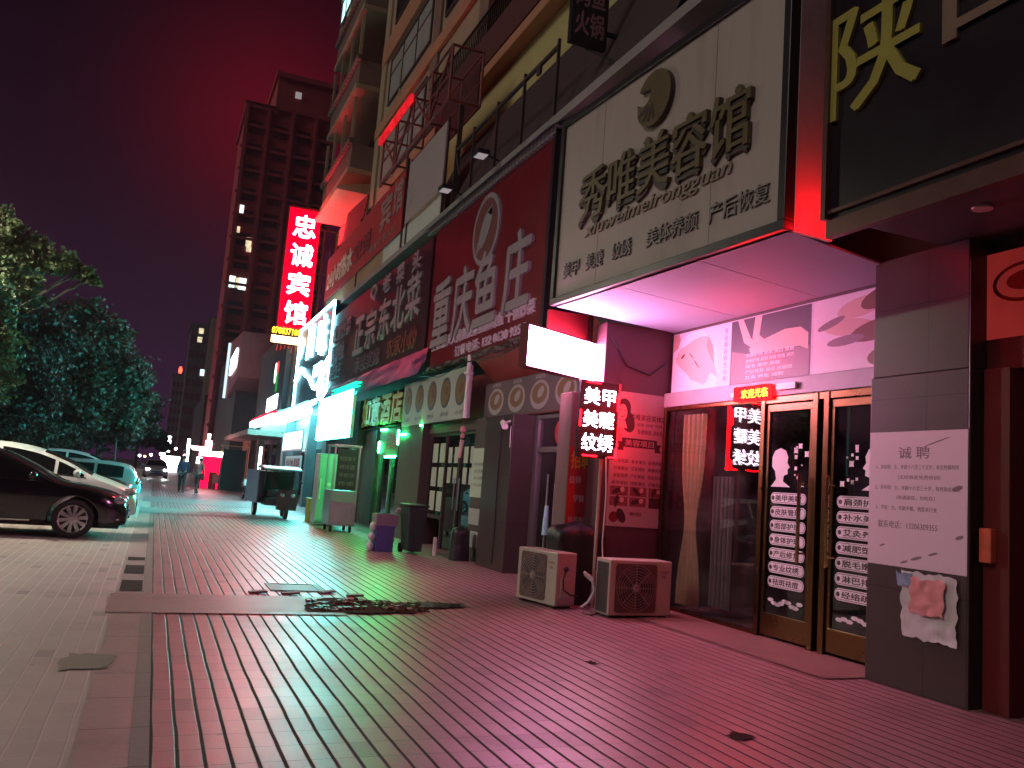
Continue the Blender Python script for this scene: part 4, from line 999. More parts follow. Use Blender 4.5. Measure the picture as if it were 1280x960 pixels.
mb = MB(); panel(mb, FX(5.45, 37.4, 2.68), 5.4, .72, .05); mb.build('lit_face', E_SCR, s)
mb = MB(); frame(mb, FX(5.45, 37.4, 2.68), 5.56, .86, .07, .07); mb.build('frame', STEEL, s)
mb = MB(); panel(mb, FX(5.47, 36.9, 1.75), 4.4, .55, .03); mb.text('重庆小面 酸辣粉', FX(5.43, 36.9, 1.75), 3.8, .35, .01, 1, .02)
one('menu_board', mb, [mk('pale_lit_menu', (.45, .5, .5), .5, .3, 4., 0), REDS], 'pale menu board with red print under the white lit screen', 'menu board')
mb = MB(); mb.cyl(V((4.6, 41.6, 1.2)), V((4.6, 41.6, 2.4)), .07, seg=8); one('light_tube', mb, E_SCR, 'upright white light tube at the shop corner behind the cargo tricycle', 'light')

# ------------------------------------------------------------------ red hotel blade sign and roof banners
s = thing('hotel_sign', 'tall glowing red blade sign with four white characters stacked above the roof', 'neon sign', (5.3, 40, 8.0))
F = FY(5.25, 39.9, 10.87)
mb = MB(); panel(mb, F, 1.46, 5.7, .10); mb.build('lit_face', E_HPN, s)
mb = MB(); panel(mb, off(F, .0, 0, -.45), 1.53, 5.76, .44); panel(mb, off(F, .02, 2.92, -.5), 1.60, .08, .68); mb.build('housing', REDS, s)
mb = MB()
for k, ch in enumerate('忠诚宾馆'): mb.text(ch, off(F, .02, 2.02 - 1.39 * k, .105), 1.01, 1.06, .05, 0, .03)
mb.build('lettering', E_HCH, s)
mb = MB(); mb.text('070837100601', off(F, -.10, -3.06, .0), 1.67, .29, .05, 0, .03); mb.build('number', E_HYL, s)
mb = MB(); panel(mb, off(F, -.06, -3.47, .0), 1.76, .33, .05); mb.build('lower_strip', E_HWH, s)
mb = MB()
for z in (8.6, 10.8, 12.9): mb.box(5.99, 6.9, 39.95, 40.05, z, z + .08)
mb.box(6.2, 6.3, 39.9, 40.1, 7.6, 12.9); mb.parts('bracket', RUST, s)
mb = MB()
for k in range(9): mb.cyl(V((4.6 + .17 * k, 39.88, 7.05 - .25 * random.random())), V((4.62 + .17 * k, 39.88, 7.15)), .012, seg=5)
mb.build('drip_lights', em('dim_red_drip', (1., .06, .04), 1.2), s)

s = thing('red_roof_banner', 'long red banner with pale characters on the roof edge beside the hotel sign', 'banner', (5.6, 28, 8.2))
F = FX(5.58, 28.2, 9.15)
mb = MB(); panel(mb, off(F, 0, 0, -.04), 11.6, 1.75, .05); mb.build('sheet', BANRED, s)
mb = MB(); mb.text('宾', FX(5.56, 24.3, 9.35), 1.3, 1.05, .02, 0, .03); mb.text('馆', FX(5.56, 22.95, 9.45), 1.0, .95, .02, 0, .03); mb.text('标准间 单人间', FX(5.56, 24.6, 8.55), 3.2, .25, .01, 0, .01); mb.build('lettering', mk('dull_pink_letter', (.36, .20, .18), .6, .2, 4., 0), s)
mb = MB(); mb.text('24小时热水', FX(5.56, 31.2, 9.0), 4.6, .8, .02, 0, .04); mb.build('lettering', mk('cream_letter', (.75, .6, .45), .6, .1, 4., 0), s)
mb = MB(); mb.text('空调', FX(5.56, 27.4, 9.0), 2.4, .7, .02, 0, .03); mb.build('lettering', mk('brown_red_letter', (.16, .03, .03), .6, .2, 4., 0), s)
mb = MB(); mb.box(5.6, 5.66, 22.4, 22.5, 7.78, 10.4); mb.box(5.6, 5.66, 33.9, 34.0, 7.78, 10.4); mb.box(5.6, 5.66, 28.2, 28.3, 7.78, 10.2); mb.parts('post', RUST, s)
mb = MB(); mb.add([V((5.9, 29.9, 9.9)), V((5.9, 33.6, 10.0)), V((6.1, 33.6, 12.0)), V((6.1, 29.9, 11.7)), V((5.95, 29.9, 9.9)), V((5.95, 33.6, 10.0)), V((6.15, 33.6, 12.0)), V((6.15, 29.9, 11.7))], ((0, 3, 2, 1), (4, 5, 6, 7), (0, 1, 5, 4), (2, 3, 7, 6), (1, 2, 6, 5), (3, 0, 4, 7)))
one('red_cloth_screen', mb, BANRED, 'sagging red cloth screen behind the red roof banner, close to the hotel sign', 'screen')
s = thing('blank_sign_back', 'blank pale grey sheet standing on the roof between the railing and the red banner', 'sign', (5.6, 20.3, 8.3))
mb = MB(); panel(mb, FX(5.6, 20.35, 9.2), 3.25, 1.72, .04); mb.build('sheet', mk('pale_grey_sheet', (.40, .34, .32), .6, .12, 1.2, .05), s)
mb = MB()
for y in (18.75, 21.95): mb.box(5.6, 5.66, y, y + .06, 7.78, 10.2)
mb.parts('post', RUST, s)
mb = MB(); mb.box(5.64, 5.74, 18.98, 24.6, 7.785, 8.33); o = mb.build('parapet', mk('pale_green_white_parapet', (.58, .60, .52), .7, .1, 1., .1), shop)
mb = MB(); mb.box(5.64, 5.74, 24.62, 34.0, 7.785, 8.28); o = mb.build('parapet', mk('ochre_parapet', (.36, .24, .13), .8, .2, 1., .1), shop)
# steel sign truss lit red on its far edge
s = thing('steel_sign_truss', 'slanted open steel sign frame with a red lit edge in front of the apartment windows', 'sign frame', (5.6, 22, 10.4))
mb = MB()
def bar(p, q, r=.035): mb.cyl(V(p), V(q), r, seg=6)
for y in (18.6, 20.2, 21.9, 23.6, 25.3):
    bar((5.5, y, 10.55), (5.5, y, 11.95)); bar((6.3, y, 10.55), (6.3, y, 11.95)); bar((5.5, y, 11.95), (6.3, y, 11.95)); bar((5.5, y, 10.55), (6.3, y, 10.55))
for z in (10.55, 11.2, 11.95): bar((5.5, 18.6, z), (5.5, 25.3, z)); bar((6.3, 18.6, z), (6.3, 25.3, z))
for k, y in enumerate((18.6, 20.2, 21.9, 23.6)): bar((5.5, y, 10.55 if k % 2 else 11.95), (5.5, y + 1.68, 11.95 if k % 2 else 10.55))
mb.build('lattice', mk('rust_red_steel', (.22, .05, .045), .55, .3, 5., .2), s)
mb = MB(); panel(mb, FX(6.32, 20.6, 11.2), 3.6, 1.2, .03); mb.build('back_sheet', mk('dark_maroon_sheet', (.09, .025, .025), .6, .3, 2., .1), s)
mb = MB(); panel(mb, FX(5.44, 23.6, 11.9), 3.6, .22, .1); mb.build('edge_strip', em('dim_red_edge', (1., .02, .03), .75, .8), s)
mb = MB(); mb.box(5.85, 5.95, 18.7, 18.8, 7.78, 10.55); mb.box(5.85, 5.95, 25.1, 25.2, 7.78, 10.55); mb.parts('post', RUST, s)
# floodlights on short arms
for y, z, lab in ((15.1, 7.84, 'square floodlight above the tall red sign, standing at the middle of the railing'), (17.3, 7.80, 'square floodlight at the end of the railing above the tall red sign')):
    s = thing('floodlight', lab, 'floodlight', (5.2, y, z), 'floodlights over the red sign')
    mb = MB(); mb.box(5.10, 5.36, y - .17, y + .17, z, z + .09); mb.build('housing', BLACKM, s, bevel=.01)
    mb = MB(); mb.box(5.13, 5.33, y - .14, y + .14, z - .012, z - .002); mb.build('lens', em('floodlight_lens', (1., .82, .85), .33), s)
    mb = MB(); mb.cyl(V((5.36, y, z + .04)), V((5.62, y, z - .02)), .02); mb.parts('arm', BLACKM, s)
# small dark blade sign up high
s = thing('blade_sign', 'small dark upright blade sign with dull pink characters above the salon sign', 'sign', (5.6, 11.9, 8.6))
F = FY(5.70, 11.6, 9.72)
mb = MB(); panel(mb, off(F, 0, 0, -.12), .66, 2.2, .12); mb.build('housing', BLACKM, s)
mb = MB()
for k, t in enumerate(('重庆', '川菜', '烤鱼', '火锅')): mb.text(t, off(F, 0, .75 - .5 * k, .001), .52, .40, .006, 0, .03)
mb.build('lettering', mk('dull_rose_letter', (.34, .20, .22), .5, .2, 4., 0), s)
mb = MB(); mb.box(5.95, 6.7, 11.62, 11.68, 8.9, 8.96); mb.box(5.95, 6.7, 11.62, 11.68, 10.4, 10.46); mb.parts('bracket', BLACKM, s)
mb = MB()
mb.tube([V((5.72, 11.7, 8.6)), V((5.9, 11.0, 8.1)), V((6.1, 10.4, 7.9))], .02, 6); mb.tube([V((6.0, 11.6, 10.2)), V((6.4, 10.3, 10.1)), V((6.65, 9.0, 10.35)), V((6.7, 7.4, 10.6))], .03, 6)
one('power_cable', mb, BLACKM, 'black cables sagging along the pale wall above the salon sign', 'cable')
for lab, pts in (('black cable sagging along the bottom edge of the tall red sign', [(5.36, 12.1, 3.80), (5.35, 13.6, 3.66), (5.35, 15.2, 3.74), (5.36, 17.0, 3.60), (5.40, 18.6, 3.78)]),
                 ('thin grey cable running down the stone pillar under the security camera', [(5.39, 13.3, 2.6), (5.385, 13.32, 1.6), (5.388, 13.28, .7), (5.39, 13.31, .1)]),
                 ('black cable looping over the maroon wall above the salon poster', [(5.35, 9.58, 3.45), (5.6, 9.575, 3.10), (5.95, 9.575, 3.02), (6.2, 9.58, 3.2)])):
    mb = MB(); mb.tube([V(p) for p in pts], .012, 6); one('power_cable', mb, BLACKM, lab, 'cable')
# security camera on the stone pillar
s = thing('security_camera', 'white security camera on the stone pillar beside the glass doors', 'camera', (5.35, 12.95, 2.45))
mb = MB(); mb.cyl(V((5.40, 12.95, 2.5)), V((5.30, 12.95, 2.45)), .02); mb.parts('bracket', PLAST, s)
mb = MB(); mb.cyl(V((5.30, 13.05, 2.46)), V((5.22, 12.75, 2.38)), .05, .055, 12); mb.build('body', PLAST, s)
mb = MB(); mb.tube([V((5.39, 12.9, 2.4)), V((5.37, 12.85, 2.2)), V((5.385, 12.87, 2.05))], .008, 5); mb.build('cable', PLAST, s)
# notice board and placards by the dark restaurant
s = thing('wall_notice', 'pale green lit notice board on the brown wall right of the dark glass doors', 'notice', (5.55, 14.7, 1.15))
mb = MB(); panel(mb, FX(5.62, 14.68, 1.62), 1.0, .92, .03); mb.build('board', mk('notice_green_white', (.50, .58, .46), .5, .12, 3., 0), s)
mb = MB()
for k in range(4): mb.text('转让招租电话', FX(5.588, 14.68, 1.78 - .13 * k), .7, .06, .001, 0, .01)
mb.build('lettering', NPR, s)
for z, lab in ((.80, 'blank grey placard on the brown wall directly under the green notice board'), (.38, 'blank grey placard lowest on the brown wall, below another placard')):
    mb = MB(); panel(mb, FX(5.62, 14.75, z), .86, .30, .02); one('placard', mb, mk('grey_placard', (.36, .37, .34), .6, .15, 3., .03), lab, 'placard', 'grey placards on the brown wall', bevel=.01)
s = thing('hanging_charm', 'pink knotted charm with a tassel hanging under the white drain pipe', 'ornament', (5.36, 15.2, 2.0))
mb = MB(); mb.sphere(V((5.36, 15.2, 2.42)), .06, .07, .07); mb.sphere(V((5.36, 15.2, 2.30)), .045, .05, .05); mb.build('knot', mk('pink_cord', (.60, .25, .28), .7, .2, 12., .3), s)
mb = MB(); mb.cyl(V((5.36, 15.2, 2.22)), V((5.35, 15.25, 1.88)), .045, .03, 8); mb.build('tassel', mk('cream_tassel', (.60, .45, .38), .8, .2, 20., .3), s)
mb = MB(); mb.cyl(V((5.36, 15.2, 2.5)), V((5.36, 15.2, 2.66)), .006, seg=5); mb.build('cord', BANRED, s)
# ------------------------------------------------------------------ outdoor units, bag, bins
ACW = mk('ageing_white_enamel', (.44, .40, .34), .42, .12, 3., .05, dirtamt=.35, dirt=(.2, .17, .13))
def ac_unit(name, label, x, y, rot, w=.85, d=.32, h=.66, end_view=False):
    """fan face towards local -y"""
    s = thing(name, label, 'air conditioner', (0, 0, 0), 'outdoor air conditioner units by the salon')
    mb = MB(); mb.box(0, w, 0, d, .03, h); b = mb.build('casing', ACW, s, bevel=.012)
    mb = MB(); mb.box(.05, .11, .02, d - .02, 0, .028); mb.box(w - .11, w - .05, .02, d - .02, 0, .028); mb.parts('foot', BLACKM, s)
    F = FY(w * .42, -.001, h * .52)
    mb = MB(); mb.prism(rpts(w * .66, h * .84, .04), F, .004); mb.build('fan_recess', mk('fan_recess_dark', (.12, .07, .06), .5, .2, 4., .0), s)
    mb = MB()
    for k in range(1, 9):
        r = h * .40 * k / 8; n = 28
        for q in range(n):
            a0, a1 = 2 * math.pi * q / n, 2 * math.pi * (q + 1) / n
            o = F[0] + V((0, -.012, 0)); mb.add([o + V((math.cos(a) * rr, 0, math.sin(a) * rr)) for a, rr in ((a0, r - .004), (a1, r - .004), (a1, r + .004), (a0, r + .004))], ((0, 1, 2, 3),))
    for q in range(8):
        a = math.pi * q / 4; o = F[0] + V((0, -.010, 0)); mb.cyl(o, o + V((math.cos(a) * h * .40, 0, math.sin(a) * h * .40)), .004, seg=5)
    mb.sphere(F[0] + V((0, -.010, 0)), .05, .012, .05); mb.build('fan_grille', mk('grille_grey', (.25, .20, .19), .5, .2, 4., .0), s)
    mb = MB()
    for k in range(5):
        a = 2 * math.pi * k / 5; c, s_ = math.cos(a), math.sin(a); o = F[0] + V((0, -.006, 0))
        mb.add([o + V((c * r - s_ * t, 0, s_ * r + c * t)) for r, t in ((.04, -.03), (h * .36, -.07), (h * .37, .06), (.05, .05))], ((0, 1, 2, 3),))
    mb.build('fan_blade', DARK, s)
    mb = MB()
    for k in range(10): mb.box(-.004, -.001, .03, d - .03, .06 + k * .06, .075 + k * .06)
    for k in range(5): mb.box(-.003, -.0005, .04 + k * .06, .05 + k * .06, .05, h - .04)
    mb.box(-.0008, -.0002, .03, d - .03, .05, h - .04)
    mb.build('coil_grid', mk('coil_dark', (.06, .055, .05), .5, .3, 9., .1), s)
    mb = MB(); mb.box(w - .17, w - .05, -.004, -.001, h - .14, h - .11); mb.box(w - .14, w - .08, -.004, -.001, h - .20, h - .165); mb.build('label_plate', mk('faded_label', (.35, .22, .20), .5, .2, 9., 0), s)
    mb = MB(); mb.box(w + .001, w + .02, .06, d - .08, .12, .36); mb.build('valve_cover', ACW, s, bevel=.006)
    mb = MB(); mb.sphere(V((w + .012, d * .45, h - .19)), .02, .04, .035); mb.build('handle', DARK, s)
    s.location = (x, y, 0); s.rotation_euler = (0, 0, rot)
    return s
ac_unit('outdoor_unit', 'outdoor air conditioner facing the pavement with its round fan in front of the maroon wall', 4.95, 8.58, 0.02)
u = ac_unit('outdoor_unit', 'outdoor air conditioner turned end on, with looped cables and a black covered heap behind it', 4.40, 9.96, math.radians(-78), .80, .30, .66)
mb = MB()
mb.tube([V((4.86, 9.05, .46)), V((4.95, 9.0, .40)), V((4.98, 8.98, .25)), V((4.92, 9.0, .12)), V((4.84, 9.02, .05))], .018, 8); mb.tube([V((4.88, 9.06, .43)), V((4.99, 9.02, .34)), V((5.0, 9.0, .2)), V((4.9, 9.02, .08))], .014, 8)
one('white_hose', mb, PLAST, 'white insulated hose looping beside the end-on outdoor unit', 'hose')
mb = MB(); mb.tube([V((4.66, 9.13, .44)), V((4.62, 9.10, .36)), V((4.63, 9.10, .24)), V((4.72, 9.1, .18)), V((4.82, 9.08, .17))], .010, 6); one('black_cable', mb, BLACKM, 'black cable sagging across the end-on outdoor unit', 'cable')
mb = MB()
random.seed(3)
for k in range(14): mb.sphere(V((4.85 + random.uniform(-.15, .3), 8.86 + random.uniform(-.1, .12), .015)), random.uniform(.02, .05), random.uniform(.02, .05), .018, 0, 6, 4)
one('rubble', mb, mk('brick_rubble', (.22, .13, .11), .8, .3, 12., .3), 'small rubble on the paving between the two outdoor units', 'rubble', kind='stuff')
# black tarp-covered heap
def lump(c, rx, ry, h, n=26, m=14, seed=0, amp=.08):
    mb = MB(); vs = []; fs = []
    for j in range(m + 1):
        t = j / m
        for i in range(n):
            a = 2 * math.pi * i / n
            r = (1 - .10 * t) * (1 if t < .86 else max(0.0, math.sqrt(max(0, 1 - ((t - .86) / .14) ** 2))))
            ca, sa = math.cos(a), math.sin(a)
            q = (abs(ca) ** 4 + abs(sa) ** 4) ** -.25
            e = 1 + amp * noise.noise(V((ca * 2.2 + seed, sa * 2.2, t * 3))) + amp * .5 * noise.noise(V((ca * 7, sa * 7 + seed, t * 5)))
            vs.append(V((c[0] + rx * ca * q * r * e, c[1] + ry * sa * q * r * e, h * t * (1 + .04 * noise.noise(V((ca * 3, sa * 3, seed)))))))
    for j in range(m):
        for i in range(n): i2 = (i + 1) % n; fs.append((j * n + i, j * n + i2, (j + 1) * n + i2, (j + 1) * n + i))
    mb.add(vs, fs, 0, True); return mb
BLKP = mk('black_plastic_sheet', (.012, .013, .013), .38, .3, 4., .5)
one('covered_heap', lump((5.10, 10.30 - .55, 0), .40, .22, 1.02, seed=4), BLKP, 'black plastic covered heap behind the end-on outdoor unit', 'heap')
s = thing('broom', 'broom with pale blue bristles upended against the dusty glass door behind the black heap', 'broom', (5.0, 10.85, 0))
mb = MB(); mb.cyl(V((5.05, 10.62, .5)), V((5.10, 10.72, 1.62)), .014); mb.build('stick', STEEL, s)
mb = MB(); mb.cyl(V((5.05, 10.60, .78)), V((5.07, 10.64, 1.18)), .05, .03, 8); mb.build('bristles', mk('pale_blue_bristle', (.35, .65, .70), .6, .2, 30., .3), s)
# bins, crates and cabinets by the dark restaurant
BINM = mk('dark_green_bin', (.012, .032, .02), .45, .2, 3., .1)
s = thing('wheelie_bin', 'dark green wheeled bin beside the stacked blue crates', 'bin', (4.75, 15.7, 0))
mb = MB(); v = [V((4.50 + a * .06 * (1 if i < 1 else 1), 0, 0)) for i, a in enumerate((0,))]
mb.add([V((4.55, 15.45, .06)), V((4.82, 15.45, .06)), V((4.82, 15.95, .06)), V((4.55, 15.95, .06)), V((4.50, 15.38, .88)), V((4.86, 15.38, .88)), V((4.86, 16.02, .88)), V((4.50, 16.02, .88))], ((0, 3, 2, 1), (4, 5, 6, 7), (0, 1, 5, 4), (1, 2, 6, 5), (2, 3, 7, 6), (3, 0, 4, 7)))
mb.build('body', BINM, s, bevel=.02)
mb = MB(); mb.box(4.48, 4.88, 15.34, 16.06, .885, .94); mb.build('lid', BINM, s, bevel=.02)
for x in (4.56, 4.80):
    mb = MB(); mb.cyl(V((x - .03, 16.0, .09)), V((x + .03, 16.0, .09)), .09, seg=14); mb.build('wheel', RUBBER, s)
mb = MB(); mb.box(4.97, 5.02, 15.2, 15.25, .02, .36); one('white_plank', mb, OFFW, 'short white plank standing against the dark green bin', 'plank')
one('dark_sack', lump((5.32, 14.75, 0), .17, .17, .62, 18, 10, 9, .12), BLKP, 'stuffed dark sack slumped against the wall right of the green bin', 'sack')
CRB = mk('blue_plastic_crate', (.06, .075, .22), .45, .15, 3., .1); CRG = mk('pale_wrapped_pack', (.20, .19, .18), .5, .2, 5., .2)
def crate(z, label, mat=CRB, x=4.03, y=15.85, w=.34, d=.34, h=.24):
    s = thing('crate', label, 'crate', (x, y, z), 'crates stacked by the bin')
    mb = MB(); mb.box(x, x + w, y, y + d, z, z + .02)
    for a, b, c, e in ((x, x + w, y, y + .02), (x, x + w, y + d - .02, y + d), (x, x + .02, y + .02, y + d - .02), (x + w - .02, x + w, y + .02, y + d - .02)): mb.box(a, b, c, e, z + .02, z + h)
    mb.build('shell', mat, s, bevel=.006)
    mb = MB(); mb.box(x - .012, x + w + .012, y - .012, y, z + h - .04, z + h); mb.box(x - .012, x + w + .012, y - .010, y, z + h * .45, z + h * .5); mb.build('rim', mat, s)
crate(.0, 'lowest blue plastic crate of the stack beside the green bin'); crate(.245, 'middle blue plastic crate of the stack beside the green bin', x=4.035); crate(.49, 'topmost crate of the stack, pale and wrapped, beside the green bin', CRG, 4.0, 15.83, .42, .38, .22)
for k in range(3):
    mb = MB(); mb.sphere(V((3.94 + .02 * k, 15.95, .08 + .19 * k)), .07, .1, .09, 0, 9, 6); one('plastic_bag', mb, mk('white_plastic_bag', (.5, .5, .5), .4, .2, 8., .4), ('pale plastic bag on the paving at the foot of the blue crates', 'pale plastic bag squeezed beside the lower blue crate', 'pale plastic bag hooked beside the middle blue crate')[k], 'bag', 'pale bags by the crates')
mb = MB(); mb.tube([V((4.38, 16.0, .72)), V((4.46, 16.0, .82)), V((4.56, 16.0, .80)), V((4.60, 16.0, .62))], .025, 8); one('bent_hose', mb, mk('grey_hose', (.3, .3, .29), .5, .2, 6., .1), 'grey bent hose between the crates and the green bin', 'hose')
s = thing('food_cart', 'tall steel food cart with a dark menu panel under the cold white lightbox', 'food cart', (4.3, 20.6, 0))
INOX = mk('brushed_inox', (.45, .46, .45), .32, .15, 4., .06, metal=.8)
mb = MB(); mb.box(4.02, 4.66, 20.6, 21.5, .16, 1.0); mb.build('cabinet', INOX, s, bevel=.01)
mb = MB(); mb.box(4.05, 4.63, 20.585, 20.599, .22, .62); mb.box(4.34, 4.345, 20.57, 20.584, .22, .62); mb.build('door', INOX, s)
mb = MB(); mb.box(4.03, 4.60, 20.575, 20.599, .72, .99); mb.build('white_panel', mk('grey_cart_panel', (.34, .38, .37), .4, .15, 4., .05), s)
mb = MB(); panel(mb, FY(4.35, 20.62, 1.52), .50, .98, .03); mb.build('menu_panel', mk('black_green_panel', (.025, .04, .032), .4, .3, 4., 0), s)
mb = MB()
for k in range(4): mb.text(('煎饼果子', '烤冷面', '手抓饼', '炸串')[k], FY(4.35, 20.588, 1.78 - .2 * k), .38, .11, .001, 0, .01)
mb.build('lettering', mk('dim_green_letter', (.20, .24, .18), .5, .2, 4., 0), s)
mb = MB()
for x in (4.04, 4.64):
    for y in (20.64, 21.46): mb.box(x - .02, x + .02, y - .02, y + .02, 1.0, 2.08)
mb.box(4.0, 4.68, 20.58, 21.52, 2.08, 2.13); mb.parts('post', INOX, s)
for x in (4.1, 4.58):
    for y in (20.7, 21.4):
        mb = MB(); mb.cyl(V((x - .02, y, .08)), V((x + .02, y, .08)), .08, seg=12); mb.build('wheel', RUBBER, s)
s = thing('upright_fridge', 'grey upright fridge between the food cart and a yellow box', 'fridge', (4.35, 23.0, 0))
mb = MB(); mb.box(4.08, 4.68, 22.9, 23.5, .05, 1.92); mb.build('body', mk('fridge_grey', (.33, .37, .38), .35, .1, 2., .03), s, bevel=.02)
mb = MB(); mb.box(4.09, 4.67, 22.87, 22.898, .1, 1.85); d = mb.build('door', mk('fridge_door', (.36, .40, .41), .3, .1, 2., .03), s, bevel=.01)
mb = MB(); mb.box(4.14, 4.17, 22.83, 22.869, .7, 1.25); mb.build('handle', PLAST, d)
mb = MB(); mb.sphere(V((4.38, 22.868, 1.1)), .05, .004, .05); mb.build('round_badge', PLAST, d)
mb = MB(); mb.box(4.12, 4.56, 24.2, 24.6, 0, .62); mb.box(4.10, 4.58, 24.18, 24.62, .62, .66); one('yellow_box', mb, mk('dull_yellow_box', (.40, .27, .05), .55, .25, 4., .1), 'dull yellow box on the pavement behind the cargo tricycle front', 'box', bevel=.01)

# ------------------------------------------------------------------ cargo tricycle and scooter
s = thing('cargo_tricycle', 'covered electric cargo tricycle with a grey box parked under the neon sign', 'tricycle', (3.5, 25.3, 0))
GBX = mk('slate_blue_sheet', (.13, .13, .22), .45, .1, 2., .05); DKV = mk('dark_vehicle_paint', (.03, .033, .036), .35, .2, 3., .05)
mb = MB(); mb.box(2.72, 3.94, 25.9, 27.6, .42, 1.42); mb.build('cargo_box', DKV, s, bevel=.03)
mb = MB(); mb.box(2.66, 2.70, 25.1, 27.55, .44, 1.44); mb.build('side_sheet', GBX, s)
mb = MB(); mb.box(2.95, 3.75, 25.1, 25.9, .38, .62); mb.box(3.05, 3.7, 25.35, 25.85, .62, .85); mb.build('seat', DKV, s, bevel=.03)
mb = MB(); vs = []
for k in range(9):
    t = k / 8; vs.append((24.45 + t * 1.6, 1.46 + .10 * math.sin(t * 2.6)))
mb.add([V((x, y, z)) for y, z in vs for x in (2.74, 3.98)] + [V((x, y, z + .03)) for y, z in vs for x in (2.74, 3.98)], [(2 * i, 2 * i + 1, 2 * i + 3, 2 * i + 2) for i in range(8)] + [(18 + 2 * i, 18 + 2 * i + 2, 18 + 2 * i + 3, 18 + 2 * i + 1) for i in range(8)] + [(0, 18, 19, 1)], 0, True)
mb.build('roof', mk('pale_teal_roof', (.16, .20, .22), .4, .1, 2., .05), s)
mb = MB()
for x in (2.80, 3.92): mb.cyl(V((x, 24.6, .95)), V((x, 24.55, 1.48)), .018); mb.cyl(V((x, 25.9, .6)), V((x, 25.9, 1.55)), .02)
mb.parts('post', BLACKM, s)
mb = MB(); mb.add([V((3.0, 24.52, .9)), V((3.72, 24.52, .9)), V((3.72, 24.5, 1.45)), V((3.0, 24.5, 1.45))], ((0, 1, 2, 3),)); mb.build('windscreen', SMOKE, s)
mb = MB(); mb.prism([(-.30, .28), (.30, .28), (.36, .70), (.22, .93), (-.22, .93), (-.36, .70)], FY(3.6, 24.95, 0), .32); mb.build('front_fairing', mk('dark_maroon_paint', (.06, .028, .03), .3, .2, 3., .03), s, bevel=.03)
for dx in (-.17, .17):
    mb = MB(); mb.sphere(V((3.6 + dx, 24.63, .72)), .075, .05, .06); mb.build('headlight', mk('lamp_glass', (.5, .5, .5), .1, .1, 4., 0, metal=.4), s)
mb = MB(); mb.tube([V((3.22, 24.85, 1.02)), V((3.45, 24.8, 1.0)), V((3.75, 24.8, 1.0)), V((3.98, 24.85, 1.02))], .016, 6)
mb.build('handlebar', BLACKM, s)
for dx in (3.18, 4.02):
    mb = MB(); mb.sphere(V((dx, 24.8, 1.14)), .07, .02, .05); mb.cyl(V((dx, 24.82, 1.02)), V((dx, 24.8, 1.12)), .008); mb.build('mirror', BLACKM, s)
def wheel(par, c, r, w, axis=V((1, 0, 0)), spokes=6, rimm=STEEL):
    c = V(c); mb = MB(); n = 28
    prof = [(-w / 2, r * .72), (-w / 2, r * .93), (-w * .38, r), (w * .38, r), (w / 2, r * .93), (w / 2, r * .72)]
    ax = axis.normalized(); u = ax.orthogonal().normalized(); v = ax.cross(u); vs = []; fs = []
    for k in range(n):
        a = 2 * math.pi * k / n; d = u * math.cos(a) + v * math.sin(a)
        for x, q in prof: vs.append(c + ax * x + d * q)
    P = len(prof)
    for k in range(n):
        for j in range(P):
            j2 = (j + 1) % P; k2 = (k + 1) % n; fs.append((k * P + j, k2 * P + j, k2 * P + j2, k * P + j2))
    mb.add(vs, fs, 0, True); t = mb.build('wheel', RUBBER, par)
    mb = MB(); pr = [(w * .40, r * .72), (w * .44, r * .70), (w * .30, r * .64), (-w * .44, r * .66), (-w * .44, r * .72)]; vs = []; fs = []
    for k in range(n):
        a = 2 * math.pi * k / n; d = u * math.cos(a) + v * math.sin(a)
        for x, q in pr: vs.append(c + ax * x + d * q)
    P = len(pr)
    for k in range(n):
        for j in range(P - 1): k2 = (k + 1) % n; fs.append((k * P + j, k2 * P + j, k2 * P + j + 1, k * P + j + 1))
    mb.add(vs, fs, 0, True)
    for k in range(spokes):
        a = 2 * math.pi * k / spokes; d = u * math.cos(a) + v * math.sin(a); e = ax.cross(d)
        for sg in (1,):
            p0 = c + ax * w * .40 + d * r * .10; p1 = c + ax * w * .36 + d * r * .68
            h0, h1 = r * .055, r * .105
            mb.add([p0 - e * h0, p1 - e * h1, p1 + e * h1, p0 + e * h0, p0 - e * h0 - ax * .03, p1 - e * h1 - ax * .03, p1 + e * h1 - ax * .03, p0 + e * h0 - ax * .03], ((0, 1, 2, 3), (7, 6, 5, 4), (0, 4, 5, 1), (1, 5, 6, 2), (2, 6, 7, 3), (3, 7, 4, 0)))
    mb.cyl(c + ax * w * .2, c + ax * w * .45, r * .15, r * .12, 14)
    mb.build('rim', rimm, t)
    mb = MB(); mb.cyl(c - ax * w * .2, c + ax * w * .1, r * .66, seg=20); mb.build('brake_disc', BLACKM, t)
    return t
s.rotation_euler = (0, 0, math.radians(3)); s.scale = (.86, .86, .94)
wheel(s, (2.88, 26.6, .24), .24, .12); wheel(s, (3.86, 26.6, .24), .24, .12); wheel(s, (3.6, 24.78, .23), .23, .11)
s = thing('scooter', 'small parked scooter with a pale basket far along the pavement by orange lit columns', 'scooter', (3.75, 38, 0))
mb = MB(); mb.tube([V((3.75, 37.6, .75)), V((3.75, 37.7, .35)), V((3.75, 38.2, .28)), V((3.75, 38.7, .45))], .10, 8); mb.box(3.63, 3.87, 38.2, 38.9, .5, .74); mb.build('body', DKV, s, bevel=.03)
mb = MB(); mb.box(3.58, 3.92, 37.25, 37.5, .62, .88); mb.build('basket', PLAST, s)
mb = MB(); mb.tube([V((3.45, 37.6, .98)), V((3.75, 37.55, .98)), V((4.05, 37.6, .98))], .018, 6); mb.cyl(V((3.75, 37.55, .98)), V((3.75, 37.45, .25)), .03); mb.build('handlebar', BLACKM, s)
mb = MB(); mb.sphere(V((3.75, 37.38, .80 + .15)), .07, .05, .06); mb.build('headlight', mk('lamp_glass', (.5, .5, .5), .1), s)
